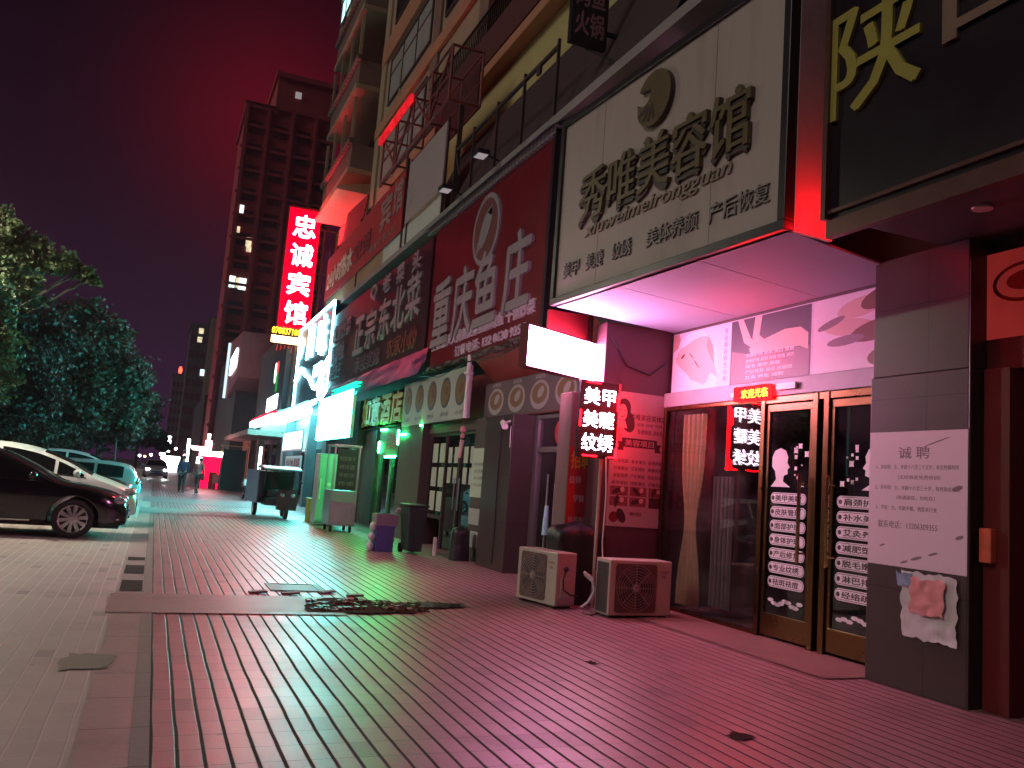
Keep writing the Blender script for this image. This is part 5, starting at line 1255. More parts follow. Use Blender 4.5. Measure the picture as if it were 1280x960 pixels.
wheel(s, (3.75, 37.4, .22), .22, .09); wheel(s, (3.75, 38.75, .22), .22, .09)

# ------------------------------------------------------------------ cars
def cr(pts, x):
    """smooth interpolation through (x,z) points with falling x"""
    if x >= pts[0][0]: return pts[0][1]
    if x <= pts[-1][0]: return pts[-1][1]
    for i in range(len(pts) - 1):
        if pts[i][0] >= x >= pts[i + 1][0]:
            x0, z0 = pts[i]; x1, z1 = pts[i + 1]; t = (x - x0) / (x1 - x0)
            def sl(k):
                if k == 0 or k == len(pts) - 1: return (pts[min(k + 1, len(pts) - 1)][1] - pts[max(k - 1, 0)][1]) / (pts[min(k + 1, len(pts) - 1)][0] - pts[max(k - 1, 0)][0])
                return (pts[k + 1][1] - pts[k - 1][1]) / (pts[k + 1][0] - pts[k - 1][0])
            m0, m1 = sl(i) * (x1 - x0), sl(i + 1) * (x1 - x0)
            return (2 * t**3 - 3 * t**2 + 1) * z0 + (t**3 - 2 * t**2 + t) * m0 + (-2 * t**3 + 3 * t**2) * z1 + (t**3 - t**2) * m1
def paint(name, col, rough=.22, metal=.3):
    m, nt, out = new_mat(name); p = N(nt, 'ShaderNodeBsdfPrincipled'); p.inputs['Base Color'].default_value = (*col, 1); p.inputs['Roughness'].default_value = rough; p.inputs['Metallic'].default_value = metal
    p.inputs['Coat Weight'].default_value = .5; p.inputs['Coat Roughness'].default_value = .05
    tc = N(nt, 'ShaderNodeTexCoord'); n1 = N(nt, 'ShaderNodeTexNoise', i_Scale=1.5, i_Detail=6.0); nt.links.new(tc.outputs['Object'], n1.inputs['Vector'])
    rr = N(nt, 'ShaderNodeMapRange'); nt.links.new(n1.outputs[0], rr.inputs[0]); rr.inputs[3].default_value = rough * .7; rr.inputs[4].default_value = rough * 1.5; nt.links.new(rr.outputs[0], p.inputs['Roughness'])
    nt.links.new(p.outputs[0], out.inputs[0]); return m
CGL = mk('car_glass', (.008, .009, .010), .04, .1, 2., .0, spec=.8, dirtamt=.0); CHROME = mk('chrome_trim', (.7, .7, .7), .12, .05, 4., 0, metal=1., dirtamt=0); LAMP = mk('head_lamp_glass', (.35, .36, .38), .08, .1, 6., 0, metal=.5, coat=1., dirtamt=0); TAIL = mk('tail_lamp_red', (.45, .02, .02), .15, .1, 6., 0, coat=1., dirtamt=0); TRIM = mk('black_plastic_trim', (.02, .02, .02), .55, .2, 6., .1)
ALLOY = mk('alloy_rim', (.62, .60, .58), .28, .1, 6., .02, metal=.85, dirtamt=.15)
def car(label, paintm, loc, rotz, L, W, top, belt, wx, R=.32, sill=.20, wins=(), doors=(), wind=None, rear=None, lights_on=False, spokes=10, crown=.07):
    s = thing('parked_car' if not lights_on else 'oncoming_car', label, 'car', (0, 0, 0), 'cars parked along the pavement' if not lights_on else None)
    def hw(x):
        t = (x + L / 2) / (L / 2); w = W / 2 * (1 - .07 * abs(t) ** 3)
        if x > -.5: w *= 1 - .20 * ((x + .5) / .5) ** 2.4
        if x < -L + .3: w *= 1 - .10 * ((-L + .3 - x) / .3) ** 2
        return w
    tp = lambda x: cr(top, x)
    bl = lambda x: min(cr(belt, x), tp(x) - crown - .01)
    def zb(x):
        z = sill
        for c in wx:
            d = abs(x - c); Ra = R + .07
            if d < Ra: z = max(z, R + math.sqrt(Ra * Ra - d * d) - .02)
        if x > -.25: z = max(z, sill + .06 * (x + .25) / .25)
        return z
    def ye(x, z):
        b = bl(x)
        if z <= b:
            t = max(0, (z - sill) / (b - sill)); bul = 1 - .07 * (1 - t) ** 2 - .035 * max(0, t - .75) / .25
            return hw(x) * bul
        return hw(x) * .965 - (z - b) * .48
    def ring(x):
        a, b, t = zb(x), bl(x), tp(x); pts = [(0, a), (ye(x, a) * .85, a)]
        for k in range(7): z = a + (b - a) * k / 6; pts.append((ye(x, z), z))
        e = t - crown
        for k in range(1, 4): z = b + (e - b) * k / 3; pts.append((ye(x, z), z))
        y0 = ye(x, e)
        for sv in (.96, .9, .78, .6, .3, 0): pts.append((y0 * sv, t - crown * sv ** 4))
        return pts
    xs = sorted(set([-L * i / 56 for i in range(57)] + [c + (R + .07) * math.cos(a * math.pi / 12) for c in wx for a in range(13)] + [-.02, -.05, -.12]), reverse=True)
    xs = [x for x in xs if -L <= x <= 0]
    mb = MB(); vs = []; fs = []; rings = [ring(x) for x in xs]; K = len(rings[0])
    for x, rg in zip(xs, rings):
        for y, z in rg: vs.append(V((x, y, z)))
        for y, z in rg[1:-1]: vs.append(V((x, -y, z)))
    P = 2 * K - 2
    idx = lambda i, k, sd: i * P + (k if (sd > 0 or k in (0, K - 1)) else K + k - 1)
    for i in range(len(xs) - 1):
        for k in range(K - 1):
            fs.append((idx(i, k, 1), idx(i + 1, k, 1), idx(i + 1, k + 1, 1), idx(i, k + 1, 1)))
            fs.append((idx(i, k, -1), idx(i, k + 1, -1), idx(i + 1, k + 1, -1), idx(i + 1, k, -1)))
    for i in (0, len(xs) - 1):
        f = [idx(i, k, 1) for k in range(K)] + [idx(i, k, -1) for k in range(K - 2, 0, -1)]; fs.append(tuple(f if i == 0 else reversed(f)))
    mb.add(vs, fs, 0, True); mb.build('body', paintm, s)
    def patch(name, mat, par, x0, x1, lo, hi, sd, o=.006, nx=12, nz=5):
        m = MB(); vs = []; fs = []
        for i in range(nx + 1):
            x = x0 + (x1 - x0) * i / nx; a, b = lo(x), hi(x); b = max(b, a + .002)
            for j in range(nz + 1):
                z = a + (b - a) * j / nz; vs.append(V((x, sd * (ye(x, z) + o), z)))
        for i in range(nx):
            for j in range(nz): q = i * (nz + 1) + j; fs.append((q, q + nz + 1, q + nz + 2, q + 1) if sd * (x1 - x0) < 0 else (q, q + 1, q + nz + 2, q + nz + 1))
        m.add(vs, fs, 0, True); return m.build(name, mat, par)
    for sd in (1, -1):
        for x0, x1 in doors:
            d = patch('door', paintm, s, x0, x1, lambda x: max(sill + .10, zb(x) + .03), lambda x: bl(x) - .01, sd, .004, 14, 7)
            m = MB(); xx = x1 + .18; m.box(xx - .09, xx + .09, sd * (ye(xx, bl(xx) - .1) + .004) - .012, sd * (ye(xx, bl(xx) - .1) + .004) + .022, bl(xx) - .115, bl(xx) - .085); m.build('handle', CHROME, d)
        for x0, x1 in wins: patch('side_window', CGL, s, x0, x1, lambda x: bl(x) + .035, lambda x: tp(x) - crown - .035, sd, .005)
        patch('window_trim', CHROME, s, wins[0][0] + .05, wins[-1][1], lambda x: bl(x) + .012, lambda x: bl(x) + .030, sd, .006, 20, 1)
        patch('sill_trim', CHROME if not lights_on else TRIM, s, doors[0][0] - .05, doors[-1][1], lambda x: sill + .06, lambda x: sill + .085, sd, .006, 12, 1)
        mx = wins[0][0] - .12; zz = bl(mx) + .10; m = MB(); m.sphere(V((mx, sd * (ye(mx, bl(mx)) + .13), zz)), .07, .11, .075); m.cyl(V((mx, sd * ye(mx, bl(mx)) * .98, zz - .05)), V((mx, sd * (ye(mx, bl(mx)) + .1), zz - .03)), .025); m.build('mirror', paintm, s)
        m = MB(); m.sphere(V((-.20, sd * hw(-.16) * .80, bl(-.2) - .005)), .19, .16, .075); m.build('headlight', E_HEAD if lights_on else LAMP, s)
        m = MB(); m.sphere(V((-.15, sd * hw(-.15) * .84, sill + .14)), .08, .10, .05); m.build('fog_light', LAMP, s)
        m = MB(); m.sphere(V((-L + .05, sd * hw(-L + .05) * .84, bl(-L + .1) - .08)), .06, .16, .11); m.build('tail_light', TAIL, s)
        for c in wx: wheel(s, (c, sd * (hw(c) - .11), R), R, .20, V((0, sd, 0)), spokes, ALLOY)
    def tpatch(name, x0, x1, wmax):
        m = MB(); vs = []; fs = []; nx, ny = 10, 10
        for i in range(nx + 1):
            x = x0 + (x1 - x0) * i / nx; y0 = ye(x, tp(x) - crown)
            sl = (tp(x + .01) - tp(x - .01)) / .02; nrm = V((-sl, 0, 1)).normalized()
            for j in range(ny + 1):
                sv = (-1 + 2 * j / ny) * wmax; vs.append(V((x, y0 * sv, tp(x) - crown * abs(sv) ** 4)) + nrm * .006)
        for i in range(nx):
            for j in range(ny): q = i * (ny + 1) + j; fs.append((q, q + 1, q + ny + 2, q + ny + 1))
        m.add(vs, fs, 0, True); m.build(name, CGL, s)
    if wind: tpatch('windshield', wind[0], wind[1], .90)
    if rear: tpatch('rear_window', rear[0], rear[1], .86)
    m = MB(); m.box(-.04, .012, -.38, .38, sill + .26, sill + .36); m.box(-.05, .010, -.5, .5, sill + .08, sill + .2); m.build('grille', TRIM, s)
    m = MB(); m.box(-.02, .022, -.22, .22, sill + .20, sill + .31); m.build('number_plate', mk('blue_plate', (.03, .08, .35), .4, .1, 4., 0), s)
    m = MB(); m.box(-L + .1, -.1, -W * .36, W * .36, sill - .02, sill + .05); m.build('underbody', TRIM, s)
    s.location = loc; s.rotation_euler = (0, 0, rotz)
    return s
SEDAN = dict(L=4.75, W=1.80, top=[(0, .56), (-.04, .66), (-.25, .78), (-.7, .88), (-1.12, .955), (-1.6, 1.20), (-2.1, 1.40), (-2.7, 1.47), (-3.3, 1.42), (-3.95, 1.14), (-4.4, 1.08), (-4.75, .92)],
             belt=[(0, .50), (-.25, .68), (-.7, .79), (-1.2, .88), (-2.5, .93), (-4.0, .98), (-4.75, .80)], wx=(-.80, -3.55), R=.325, wins=((-1.33, -2.45), (-2.53, -3.45)), doors=((-1.38, -2.48), (-2.5, -3.3)), wind=(-1.16, -2.02), rear=(-3.4, -3.93))
MPV = dict(L=4.5, W=1.80, top=[(0, .55), (-.04, .66), (-.2, .78), (-.55, .92), (-.85, 1.02), (-1.3, 1.26), (-1.9, 1.47), (-2.6, 1.56), (-3.6, 1.52), (-4.2, 1.32), (-4.42, 1.0), (-4.5, .8)],
           belt=[(0, .50), (-.2, .70), (-.8, .90), (-2.5, .97), (-4.5, .92)], wx=(-.82, -3.55), R=.32, wins=((-1.02, -1.5), (-1.56, -2.5), (-2.58, -3.5)), doors=((-1.42, -2.5), (-2.52, -3.3)), wind=(-.88, -1.78), rear=(-4.2, -4.4))
SUV = dict(L=4.55, W=1.86, top=[(0, .62), (-.04, .78), (-.25, .92), (-.9, 1.04), (-1.25, 1.08), (-1.6, 1.36), (-2.0, 1.60), (-2.6, 1.67), (-3.8, 1.64), (-4.3, 1.50), (-4.48, 1.1), (-4.55, .9)],
           belt=[(0, .58), (-.25, .82), (-1.2, 1.0), (-2.5, 1.05), (-4.55, 1.02)], wx=(-.85, -3.55), R=.36, sill=.26, wins=((-1.5, -2.4), (-2.48, -3.3), (-3.38, -4.1)), doors=((-1.45, -2.42), (-2.44, -3.25)), wind=(-1.28, -1.92), rear=(-4.32, -4.46))
WAGON = dict(SUV, top=[(x, z * .77) for x, z in SUV['top']], belt=[(x, z * .77) for x, z in SUV['belt']], R=.32, sill=.20)
car('black sedan with ten spoke alloy wheel parked nose first at the kerb', paint('black_car_paint', (.006, .006, .007), .16, .0), (-.34, 16.75, 0), 0, **SEDAN)
car('white hatchback parked just behind the black sedan', paint('white_car_paint', (.78, .80, .80), .28, .0), (-.25, 19.75, 0), math.radians(1), **MPV)
car('dark red car whose red glinting roof shows behind the white hatchback', paint('maroon_car_paint', (.10, .012, .016), .2, .2), (-.45, 24.6, 0), 0, **SEDAN)
car('pale pinkish estate van parked beyond the dark red car, its square side windows showing', paint('pale_suv_paint', (.34, .22, .24), .3, .1), (-4.9, 28.4, 0), math.pi, **WAGON)
car('silver grey van parked beyond the pinkish estate van', paint('silver_car_paint', (.40, .42, .46), .3, .5), (-.30, 31.2, 0), 0, **WAGON)
car('small pale car at the far end of the parked row near the crossing', paint('far_pale_paint', (.5, .5, .52), .3, .3), (-.5, 36.5, 0), 0, **MPV)
car('approaching car with dazzling headlights on the cross street at the end of the pavement', paint('oncoming_grey_paint', (.3, .3, .32), .3, .3), (.25, 72, 0), math.radians(-88), lights_on=True, **SEDAN)

# ------------------------------------------------------------------ pedestrians
def skin(name, par, verts, edges, radii, mat, root=0, sub=2):
    me = bpy.data.meshes.new(name); me.from_pydata([tuple(v) for v in verts], edges, []); me.materials.append(mat)
    o = bpy.data.objects.new(name, me); COL.objects.link(o); o.parent = par; ORG[o.name] = V((0, 0, 0))
    sk = o.modifiers.new('skin', 'SKIN'); sk.use_smooth_shade = True
    for i, r in enumerate(radii): me.skin_vertices[0].data[i].radius = (r, r)
    me.skin_vertices[0].data[root].use_root = True
    if sub: sb = o.modifiers.new('sub', 'SUBSURF'); sb.levels = sub; sb.render_levels = sub
    return o
SKN = mk('skin_tone', (.42, .25, .18), .55, .1, 6., 0, dirtamt=0); HAIR = mk('dark_hair', (.015, .012, .01), .5, .2, 20., .2)
def person(label, loc, rot, topc, trc, h=1.68, stride=.22, lean=0.0, bag=None):
    s = thing('person', label, 'person', (0, 0, 0))
    k = h / 1.7
    hip, chest, neck, head = V((0, 0, .92)), V((0, -.01 - lean * .5, 1.28)), V((0, -.0 - lean, 1.46)), V((0, -.03 - lean * 1.1, 1.60))
    v = [hip, V((0, 0, 1.08)), chest, neck, head + V((0, 0, -.05)), head + V((0, 0, .04))]; r = [.145, .13, .155, .055, .075, .085]; e = [(0, 1), (1, 2), (2, 3), (3, 4), (4, 5)]
    legs = []
    for sd, st in ((1, stride), (-1, -stride)):
        b = len(v); v += [V((sd * .09, 0, .86)), V((sd * .095, -st * .45 - .02, .48)), V((sd * .095, -st + .05, .08)), V((sd * .10, -st - .10, .035))]; r += [.095, .062, .042, .035]; e += [(0, b), (b, b + 1), (b + 1, b + 2), (b + 2, b + 3)]; legs.append(b)
    arms = []
    for sd, st in ((1, -stride), (-1, stride)):
        b = len(v); v += [V((sd * .19, -.01 - lean * .6, 1.38)), V((sd * .235, .04 - st * .15 - lean * .4, 1.12)), V((sd * .235, -st * .5 - .03, .90)), V((sd * .23, -st * .55 - .05, .82))]; r += [.058, .042, .032, .028]; e += [(2, b), (b, b + 1), (b + 1, b + 2), (b + 2, b + 3)]; arms.append(b)
        for q in range(4):
            f = len(v); base = v[b + 3]; v += [base + V((.0, -.022 + .015 * q, -.04)), base + V((0, -.026 + .015 * q, -.085 + .008 * abs(q - 1)))]; r += [.010, .008]; e += [(b + 3, f), (f, f + 1)]
        f = len(v); v += [v[b + 3] + V((-sd * .012, -.045, -.03)), v[b + 3] + V((-sd * .012, -.055, -.06))]; r += [.011, .009]; e += [(b + 3, f), (f, f + 1)]
    S = lambda q: [x * k for x in q]
    skin('body', s, S(v), e, S(r), SKN)
    tv = [v[0] + V((0, 0, -.03)), v[1], v[2], v[3] + V((0, 0, -.05))]; tr = [.165, .15, .17, .075]; te = [(0, 1), (1, 2), (2, 3)]
    for b in arms: f = len(tv); tv += [v[b], v[b + 1], v[b + 2]]; tr += [.068, .054, .042]; te += [(2, f), (f, f + 1), (f + 1, f + 2)]
    skin('jacket', s, S(tv), te, S(tr), topc)
    tv = [v[0]]; tr = [.152]; te = []
    for b in legs: f = len(tv); tv += [v[b], v[b + 1], v[b + 2]]; tr += [.105, .074, .058]; te += [(0, f), (f, f + 1), (f + 1, f + 2)]
    skin('trousers', s, S(tv), te, S(tr), trc)
    m = MB(); hd = head * k; m.sphere(hd + V((0, .015, .035)), .092, .105, .10); m.build('hair', HAIR, s)
    m = MB(); m.sphere(hd + V((0, -.10, -.005)), .014, .02, .02); m.build('nose', SKN, s)
    m = MB(); 
    for b in legs: m.sphere(v[b + 3] * k + V((0, .05, .01)), .048, .13, .045)
    m.build('shoes', DARK, s)
    if bag: m = MB(); m.sphere(V((-.27 * k, .02, .78 * k)), .06, .16, .16); m.build('bag', bag, s)
    s.location = loc; s.rotation_euler = (0, 0, rot)
    return s
person('person walking away in a dark blue jacket and dark trousers', (1.28, 42.0, 0), math.radians(175), mk('navy_jacket', (.015, .018, .05), .7, .2, 9., .2), mk('dark_trousers', (.014, .014, .02), .7, .2, 9., .2), 1.70, .18)
person('person in a dull red jacket leaning forward as they walk beside the red lit shop', (1.98, 42.8, 0), math.radians(150), mk('dull_red_jacket', (.20, .07, .08), .7, .2, 9., .2), mk('brown_trousers', (.07, .045, .045), .7, .2, 9., .2), 1.64, .24, .14, mk('dark_red_bag', (.12, .02, .03), .6, .2, 9., .2))
# ------------------------------------------------------------------ trees
BARK = mk('bark', (.05, .037, .028), .85, .35, 6., .6)
LEAF = [leafmat('leaf_green', (.032, .048, .018), (.11, .14, .06)), leafmat('leaf_dark', (.014, .010, .007), (.036, .028, .016)), leafmat('leaf_reddish', (.018, .010, .008), (.050, .026, .020))]
def tree(label, base, h, blobs, nleaf, size, mat, tr=.16, seed=1, name='street_tree'):
    rnd = random.Random(seed)
    s = thing(name, label, 'tree', base, 'trees along the parking row')
    b = V(base); mb = MB(); fork = b + V((rnd.uniform(-.1, .1), rnd.uniform(-.1, .1), h * .42))
    mb.tube([b - V((0, 0, .05)), b + V((0, 0, .15)), b.lerp(fork, .5) + V((.05, 0, 0)), fork], [tr * 1.5, tr, tr * .85, tr * .75], 10)
    mb.build('trunk', BARK, s)
    for c, r in blobs:
        c = V(c); m = MB(); mid = fork.lerp(c, .5) + V((rnd.uniform(-.2, .2), rnd.uniform(-.2, .2), rnd.uniform(0, .3)))
        k_ = min(1.0, r / .8); m.tube([fork, mid, c, c + V((rnd.uniform(-.3, .3), rnd.uniform(-.3, .3), r * .5))], [tr * .5 * k_, tr * .35 * k_, tr * .18 * k_, tr * .06 * k_], 6)
        for q in range(4):
            d = V((rnd.gauss(0, 1), rnd.gauss(0, 1), rnd.gauss(0, .7))).normalized() * r * .85
            m.tube([mid.lerp(c, rnd.uniform(.3, 1)), c + d * .5 + V((0, 0, .1)), c + d], [tr * .16, tr * .09, tr * .03], 5)
        m.build('limb', BARK, s)
    mb = MB(); vol = sum(r ** 2 for _, r in blobs); vs, fs = [], []
    for c, r in blobs:
        c = V(c); n = int(nleaf * r * r / vol); ncl = max(6, int(n / 34))
        for k in range(ncl):
            d = V((rnd.gauss(0, 1), rnd.gauss(0, 1), rnd.gauss(0, .8))).normalized(); cc = c + d * r * (rnd.random() ** .4) * rnd.uniform(.75, 1.12)
            cr_ = r * rnd.uniform(.14, .30)
            for q in range(34):
                p = cc + V((rnd.gauss(0, 1), rnd.gauss(0, 1), rnd.gauss(0, .6))) * cr_ * .6
                u = V((rnd.gauss(0, 1), rnd.gauss(0, 1), rnd.gauss(-.25, .6))).normalized(); w = u.orthogonal().normalized(); w = (w * math.cos(q) + u.cross(w) * math.sin(q)).normalized()
                a = size * rnd.uniform(.6, 1.25); bb = a * .36; nn = u.cross(w) * bb * .3
                k0 = len(vs); vs += [p, p + u * a * .5 + w * bb + nn, p + u * a, p + u * a * .5 - w * bb + nn]; fs.append((k0, k0 + 1, k0 + 2)); fs.append((k0, k0 + 2, k0 + 3))
    mb.add(vs, fs); mb.build('crown', mat, s)
    return s
tree('leafy green tree with lamp lit foliage nearest the black sedan', (-4.6, 20.5, 0), 7.0, [((-5.0, 20.5, 5.3), 1.25), ((-4.1, 20.3, 4.6), 1.05), ((-4.0, 21.2, 5.75), .75), ((-3.1, 21.4, 5.75), .60), ((-2.55, 21.5, 5.72), .38), ((-2.05, 21.6, 5.62), .26), ((-1.8, 21.6, 5.5), .16), ((-3.2, 21.4, 5.05), .45), ((-3.7, 20.6, 3.6), .85), ((-4.9, 20.4, 3.6), 1.1), ((-3.55, 20.4, 2.75), .65), ((-3.5, 20.7, 6.2), .38)], 38000, .12, LEAF[0], .15, 3)
tree('broad dark tree whose right edge is lit green, behind the parked cars', (-3.6, 33.0, 0), 7.5, [((-3.6, 33, 5.0), 1.7), ((-2.3, 33, 4.7), 1.35), ((-1.3, 33, 4.1), 1.0), ((-.75, 33.2, 3.6), .65), ((-2.2, 32.5, 3.3), 1.2), ((-4.8, 33, 3.8), 1.6), ((-1.1, 32.7, 2.7), .75), ((-3.5, 32.5, 2.6), 1.2), ((-1.9, 33.3, 5.7), .8), ((-3.0, 33.2, 6.3), .9)], 32000, .16, leafmat('leaf_olive', (.020, .013, .008), (.058, .040, .022)), .17, 5)
tree('dark reddish tree rising between the lamp lit tree and the broad dark tree', (-5.6, 29, 0), 8.0, [((-5.6, 29, 5.3), 1.5), ((-4.3, 29, 5.4), 1.2), ((-3.3, 29.3, 4.8), 1.0), ((-4.4, 28.6, 4.0), 1.3), ((-5.8, 28.6, 3.4), 1.3), ((-3.6, 28.8, 3.2), 1.0), ((-4.6, 29, 2.4), .9), ((-6.2, 29, 6.2), .9)], 26000, .15, LEAF[2], .17, 8)
tree('small dark tree in the shadow between the lamp lit tree and the kerb cars', (-6.6, 25, 0), 6.0, [((-6.2, 25, 3.6), 1.3), ((-5.2, 25, 3.0), 1.1), ((-6.8, 25, 2.6), 1.2), ((-4.6, 25, 2.5), .8)], 12000, .19, LEAF[1], .14, 9)
tree('far dark tree near the crossing, beyond the broad dark tree', (-2.6, 46, 0), 6.5, [((-2.6, 46, 4.4), 1.5), ((-1.3, 46, 3.9), 1.2), ((-3.9, 46, 3.6), 1.5), ((-1.6, 46, 2.8), 1.0), ((-3, 46, 2.6), 1.2), ((-.6, 46.2, 3.2), .8)], 13000, .26, LEAF[1], .16, 10)
tree('distant dark tree by the far street glow', (-1.7, 90, 0), 6.5, [((-1.7, 90, 4.2), 1.6), ((-.5, 90, 3.6), 1.2), ((-3, 90, 3.6), 1.5), ((.6, 90, 3.0), 1.0)], 6000, .36, LEAF[1], .16, 11)
tree('thin young tree with a pale slim trunk beside the silver van', (-1.55, 38.5, 0), 5.0, [((-1.5, 38.5, 3.4), .9), ((-1.9, 38.5, 2.9), .7), ((-1.1, 38.5, 2.7), .6)], 5000, .2, LEAF[1], .05, 12)
for i, (x, y) in enumerate(((-9.5, 52), (-11.5, 40), (-9.0, 66), (-8.5, 80))):
    tree(('dark tree across the road, second beyond the parked row', 'dark tree across the road behind the reddish tree', 'dark tree across the road, third beyond the parked row', 'dark tree across the road, farthest of all')[i], (x, y, 0), 7, [((x, y, 4.6), 2.2), ((x + 1.6, y, 3.8), 1.7), ((x - 1.8, y, 3.7), 1.8), ((x + .3, y - .5, 2.6), 1.7)], 6000, .34, LEAF[1], .18, 20 + i)
s = thing('street_lamp', 'grey street lamp pole with a cool white head among the roadside trees', 'street lamp', (-5.6, 18.3, 0))
mb = MB(); mb.tube([V((-5.6, 18.3, 0)), V((-5.6, 18.3, 6.0)), V((-5.5, 18.3, 6.5)), V((-4.8, 18.3, 6.75))], [.09, .06, .05, .04], 10); mb.build('pole', STEEL, s)
mb = MB(); mb.box(-4.95, -4.35, 18.15, 18.45, 6.72, 6.82); mb.build('head', STEEL, s, bevel=.02)
mb = MB(); mb.box(-4.9, -4.4, 18.18, 18.42, 6.69, 6.715); mb.build('lens', em('lamp_lens', (1.0, .96, .72), L_LAMP), s)

# ------------------------------------------------------------------ buildings and signs farther along
far = thing('corner_building', 'dark shop building beyond the neon sign with orange lit columns', 'building', (7, 60, 0))
mb = MB(); mb.box(5.6, 12, 41.05, 56, 0, 8.6); mb.box(5.0, 12, 66, 84, 0, 10.0); mb.parts('wall', mk('dim_brown_render', (.12, .09, .085), .7, .3, .6, .1), far)
mb = MB(); mb.box(3.9, 5.6, 41.6, 56, 2.95, 3.2); mb.build('canopy', mk('grey_canopy', (.30, .27, .22), .6, .2, 1., .1), far)
for y in (46, 50, 54):
    mb = MB(); mb.box(4.9, 5.2, y, y + .35, 0, 2.94); mb.parts('column', mk('tan_column', (.40, .27, .17), .6, .2, 2., .1), far)
for y0, y1 in ((42.0, 45.4), (46.6, 49.4), (50.8, 53.4)):
    mb = MB(); mb.box(5.55, 5.59, y0, y1, .1, 2.7); mb.build('shop_window', SMOKE, far)
mb = MB(); mb.box(3.55, 4.75, 50.0, 50.1, 0, 2.3); mb.box(4.70, 4.76, 49.9, 49.99, 0, 2.35); mb.box(3.5, 3.56, 49.9, 49.99, 0, 2.35); o = one('dark_shutter_booth', mb, DARK, 'dark shuttered booth wall next to the red glowing shop front', 'booth')
s = thing('pendant_lamp', 'warm orange globe lamp glowing at the corner of the canopy by the red shop', 'lamp', (3.45, 50.5, 2.05))
mb = MB(); mb.sphere(V((3.40, 50.2, 2.02)), .14); mb.build('globe', E_WARM, s)
mb = MB(); mb.cyl(V((3.40, 50.2, 2.1)), V((3.5, 50.2, 2.5)), .015); mb.box(3.4, 5.0, 50.15, 50.3, 2.48, 2.55); mb.parts('arm', mk('tan_arm', (.5, .35, .2), .5), s)
s = thing('red_shop_front', 'shop front glowing red under a blazing pink white sign at the end of the pavement', 'shop front', (3.1, 52.4, 0))
mb = MB(); mb.box(2.55, 3.62, 52.9, 52.95, 0, 1.85); mb.build('lit_wall', E_FRD, s)
mb = MB(); mb.box(2.35, 3.62, 52.0, 52.2, 1.86, 2.14); mb.build('sign_band', E_FAR, s)
mb = MB(); mb.box(2.62, 2.98, 52.05, 52.15, 2.15, 2.75); mb.box(2.70, 2.86, 52.06, 52.14, 2.76, 3.15); mb.box(1.95, 2.60, 52.25, 52.35, 2.16, 2.38); mb.build('sign_glyph', E_FAR, s)
mb = MB(); mb.box(3.0, 3.4, 51.6, 51.9, 0, .95); mb.build('counter', mk('red_counter', (.3, .03, .05), .5), s)
mb = MB(); mb.box(2.5, 2.56, 51.9, 52.9, 0, 1.85); mb.parts('post', BLACKM, s)
mb = MB(); mb.box(3.15, 3.5, 50.9, 51.0, .35, .42); mb.box(3.15, 3.5, 51.0, 51.04, .42, .85)
for x in (3.17, 3.46):
    for y in (50.92, 51.0): mb.box(x, x + .03, y, y + .03, 0, .35)
one('plastic_chair', mb, mk('pink_chair', (.6, .25, .28), .5, .1, 4., 0), 'pink lit plastic chair in front of the red glowing shop front', 'chair')
for lab, x0, x1, y, z0, z1, m in (('tall narrow white sign glowing beyond the red shop', 3.7, 4.05, 118, 1.5, 4.5, E_FWH), ('stacked white sign at the far end of the street, topmost light of the distant cluster', 1.25, 1.75, 121, 2.6, 4.7, E_FWH), ('wide blazing white shop sign far beyond the walking people', 1.1, 3.2, 125, -.0, 2.1, E_FWH), ('small white lantern sign between the walking people and the red shop', 2.15, 2.45, 50, 1.15, 1.75, E_FWH), ('pinkish white light block at the far end of the street', .75, 1.2, 119, 1.6, 2.4, E_FAR)):
    s = thing('distant_sign', lab, 'sign', ((x0 + x1) / 2, y, 0))
    mb = MB(); mb.box(x0, x1, y, y + .05, max(z0, .05), z1); mb.build('lit_face', m, s)
    mb = MB(); mb.box(x0 - .05, x1 + .05, y + .06, y + .2, max(0, z0 - .05), z1 + .05); mb.box((x0 + x1) / 2 - .05, (x0 + x1) / 2 + .05, y + .06, y + .16, 0, max(.1, z0)); mb.build('housing', DARK, s)
for k, (x, y, z, r, m) in enumerate(((-.6, 150, 2.2, .22, E_FWH), (-1.6, 160, 1.9, .2, E_WARM), (.3, 155, 3.4, .22, E_WARM), (2.6, 128, 3.2, .2, E_FAR), (2.9, 96, 2.1, .16, E_FAR), (3.3, 90, 3.0, .14, E_FWH), (1.0, 170, 2.6, .3, E_FWH), (-2.6, 170, 2.0, .25, E_FWH))):
    s = thing('distant_light', 'tiny lamp on a thin post in the glow at the far end of the street', 'lamp', (x, y, 0), 'tiny lamps at the far end of the street')
    mb = MB(); mb.sphere(V((x, y, z)), r); mb.build('globe', m, s)
    mb = MB(); mb.cyl(V((x, y, 0)), V((x, y, z - r * .9)), .04, seg=6); mb.build('post', DARK, s)
s = thing('dark_corner_sign', 'dark upright signboard with a small coloured logo and a white lit lower panel', 'shop sign', (5.4, 45, 4.3))
F = FX(5.32, 45.2, 5.85)
mb = MB(); panel(mb, off(F, 0, 0, -.25), 6.8, 3.1, .25); mb.build('sign_face', mk('slate_sheet', (.06, .06, .075), .5, .2, 1., .05), s)
mb = MB(); ell(mb, F, -.1, .55, .35, .55, .02, 0, 16); mb.build('logo', em('logo_white_glow', (.9, 1., .85), 3.0), s)
mb = MB(); ell(mb, F, .75, .75, .4, .35, .02, 0, 14); mb.build('logo', em('logo_red_glow', (1., .06, .05), 1.2), s)
mb = MB(); panel(mb, off(F, .8, -.05, .001), .8, .9, .02); mb.build('logo', em('logo_green_glow', (.05, .55, .12), .5), s)
mb = MB(); panel(mb, off(F, -.2, -1.05, .001), 4.2, .75, .04); mb.build('lower_panel', E_SCR, s)
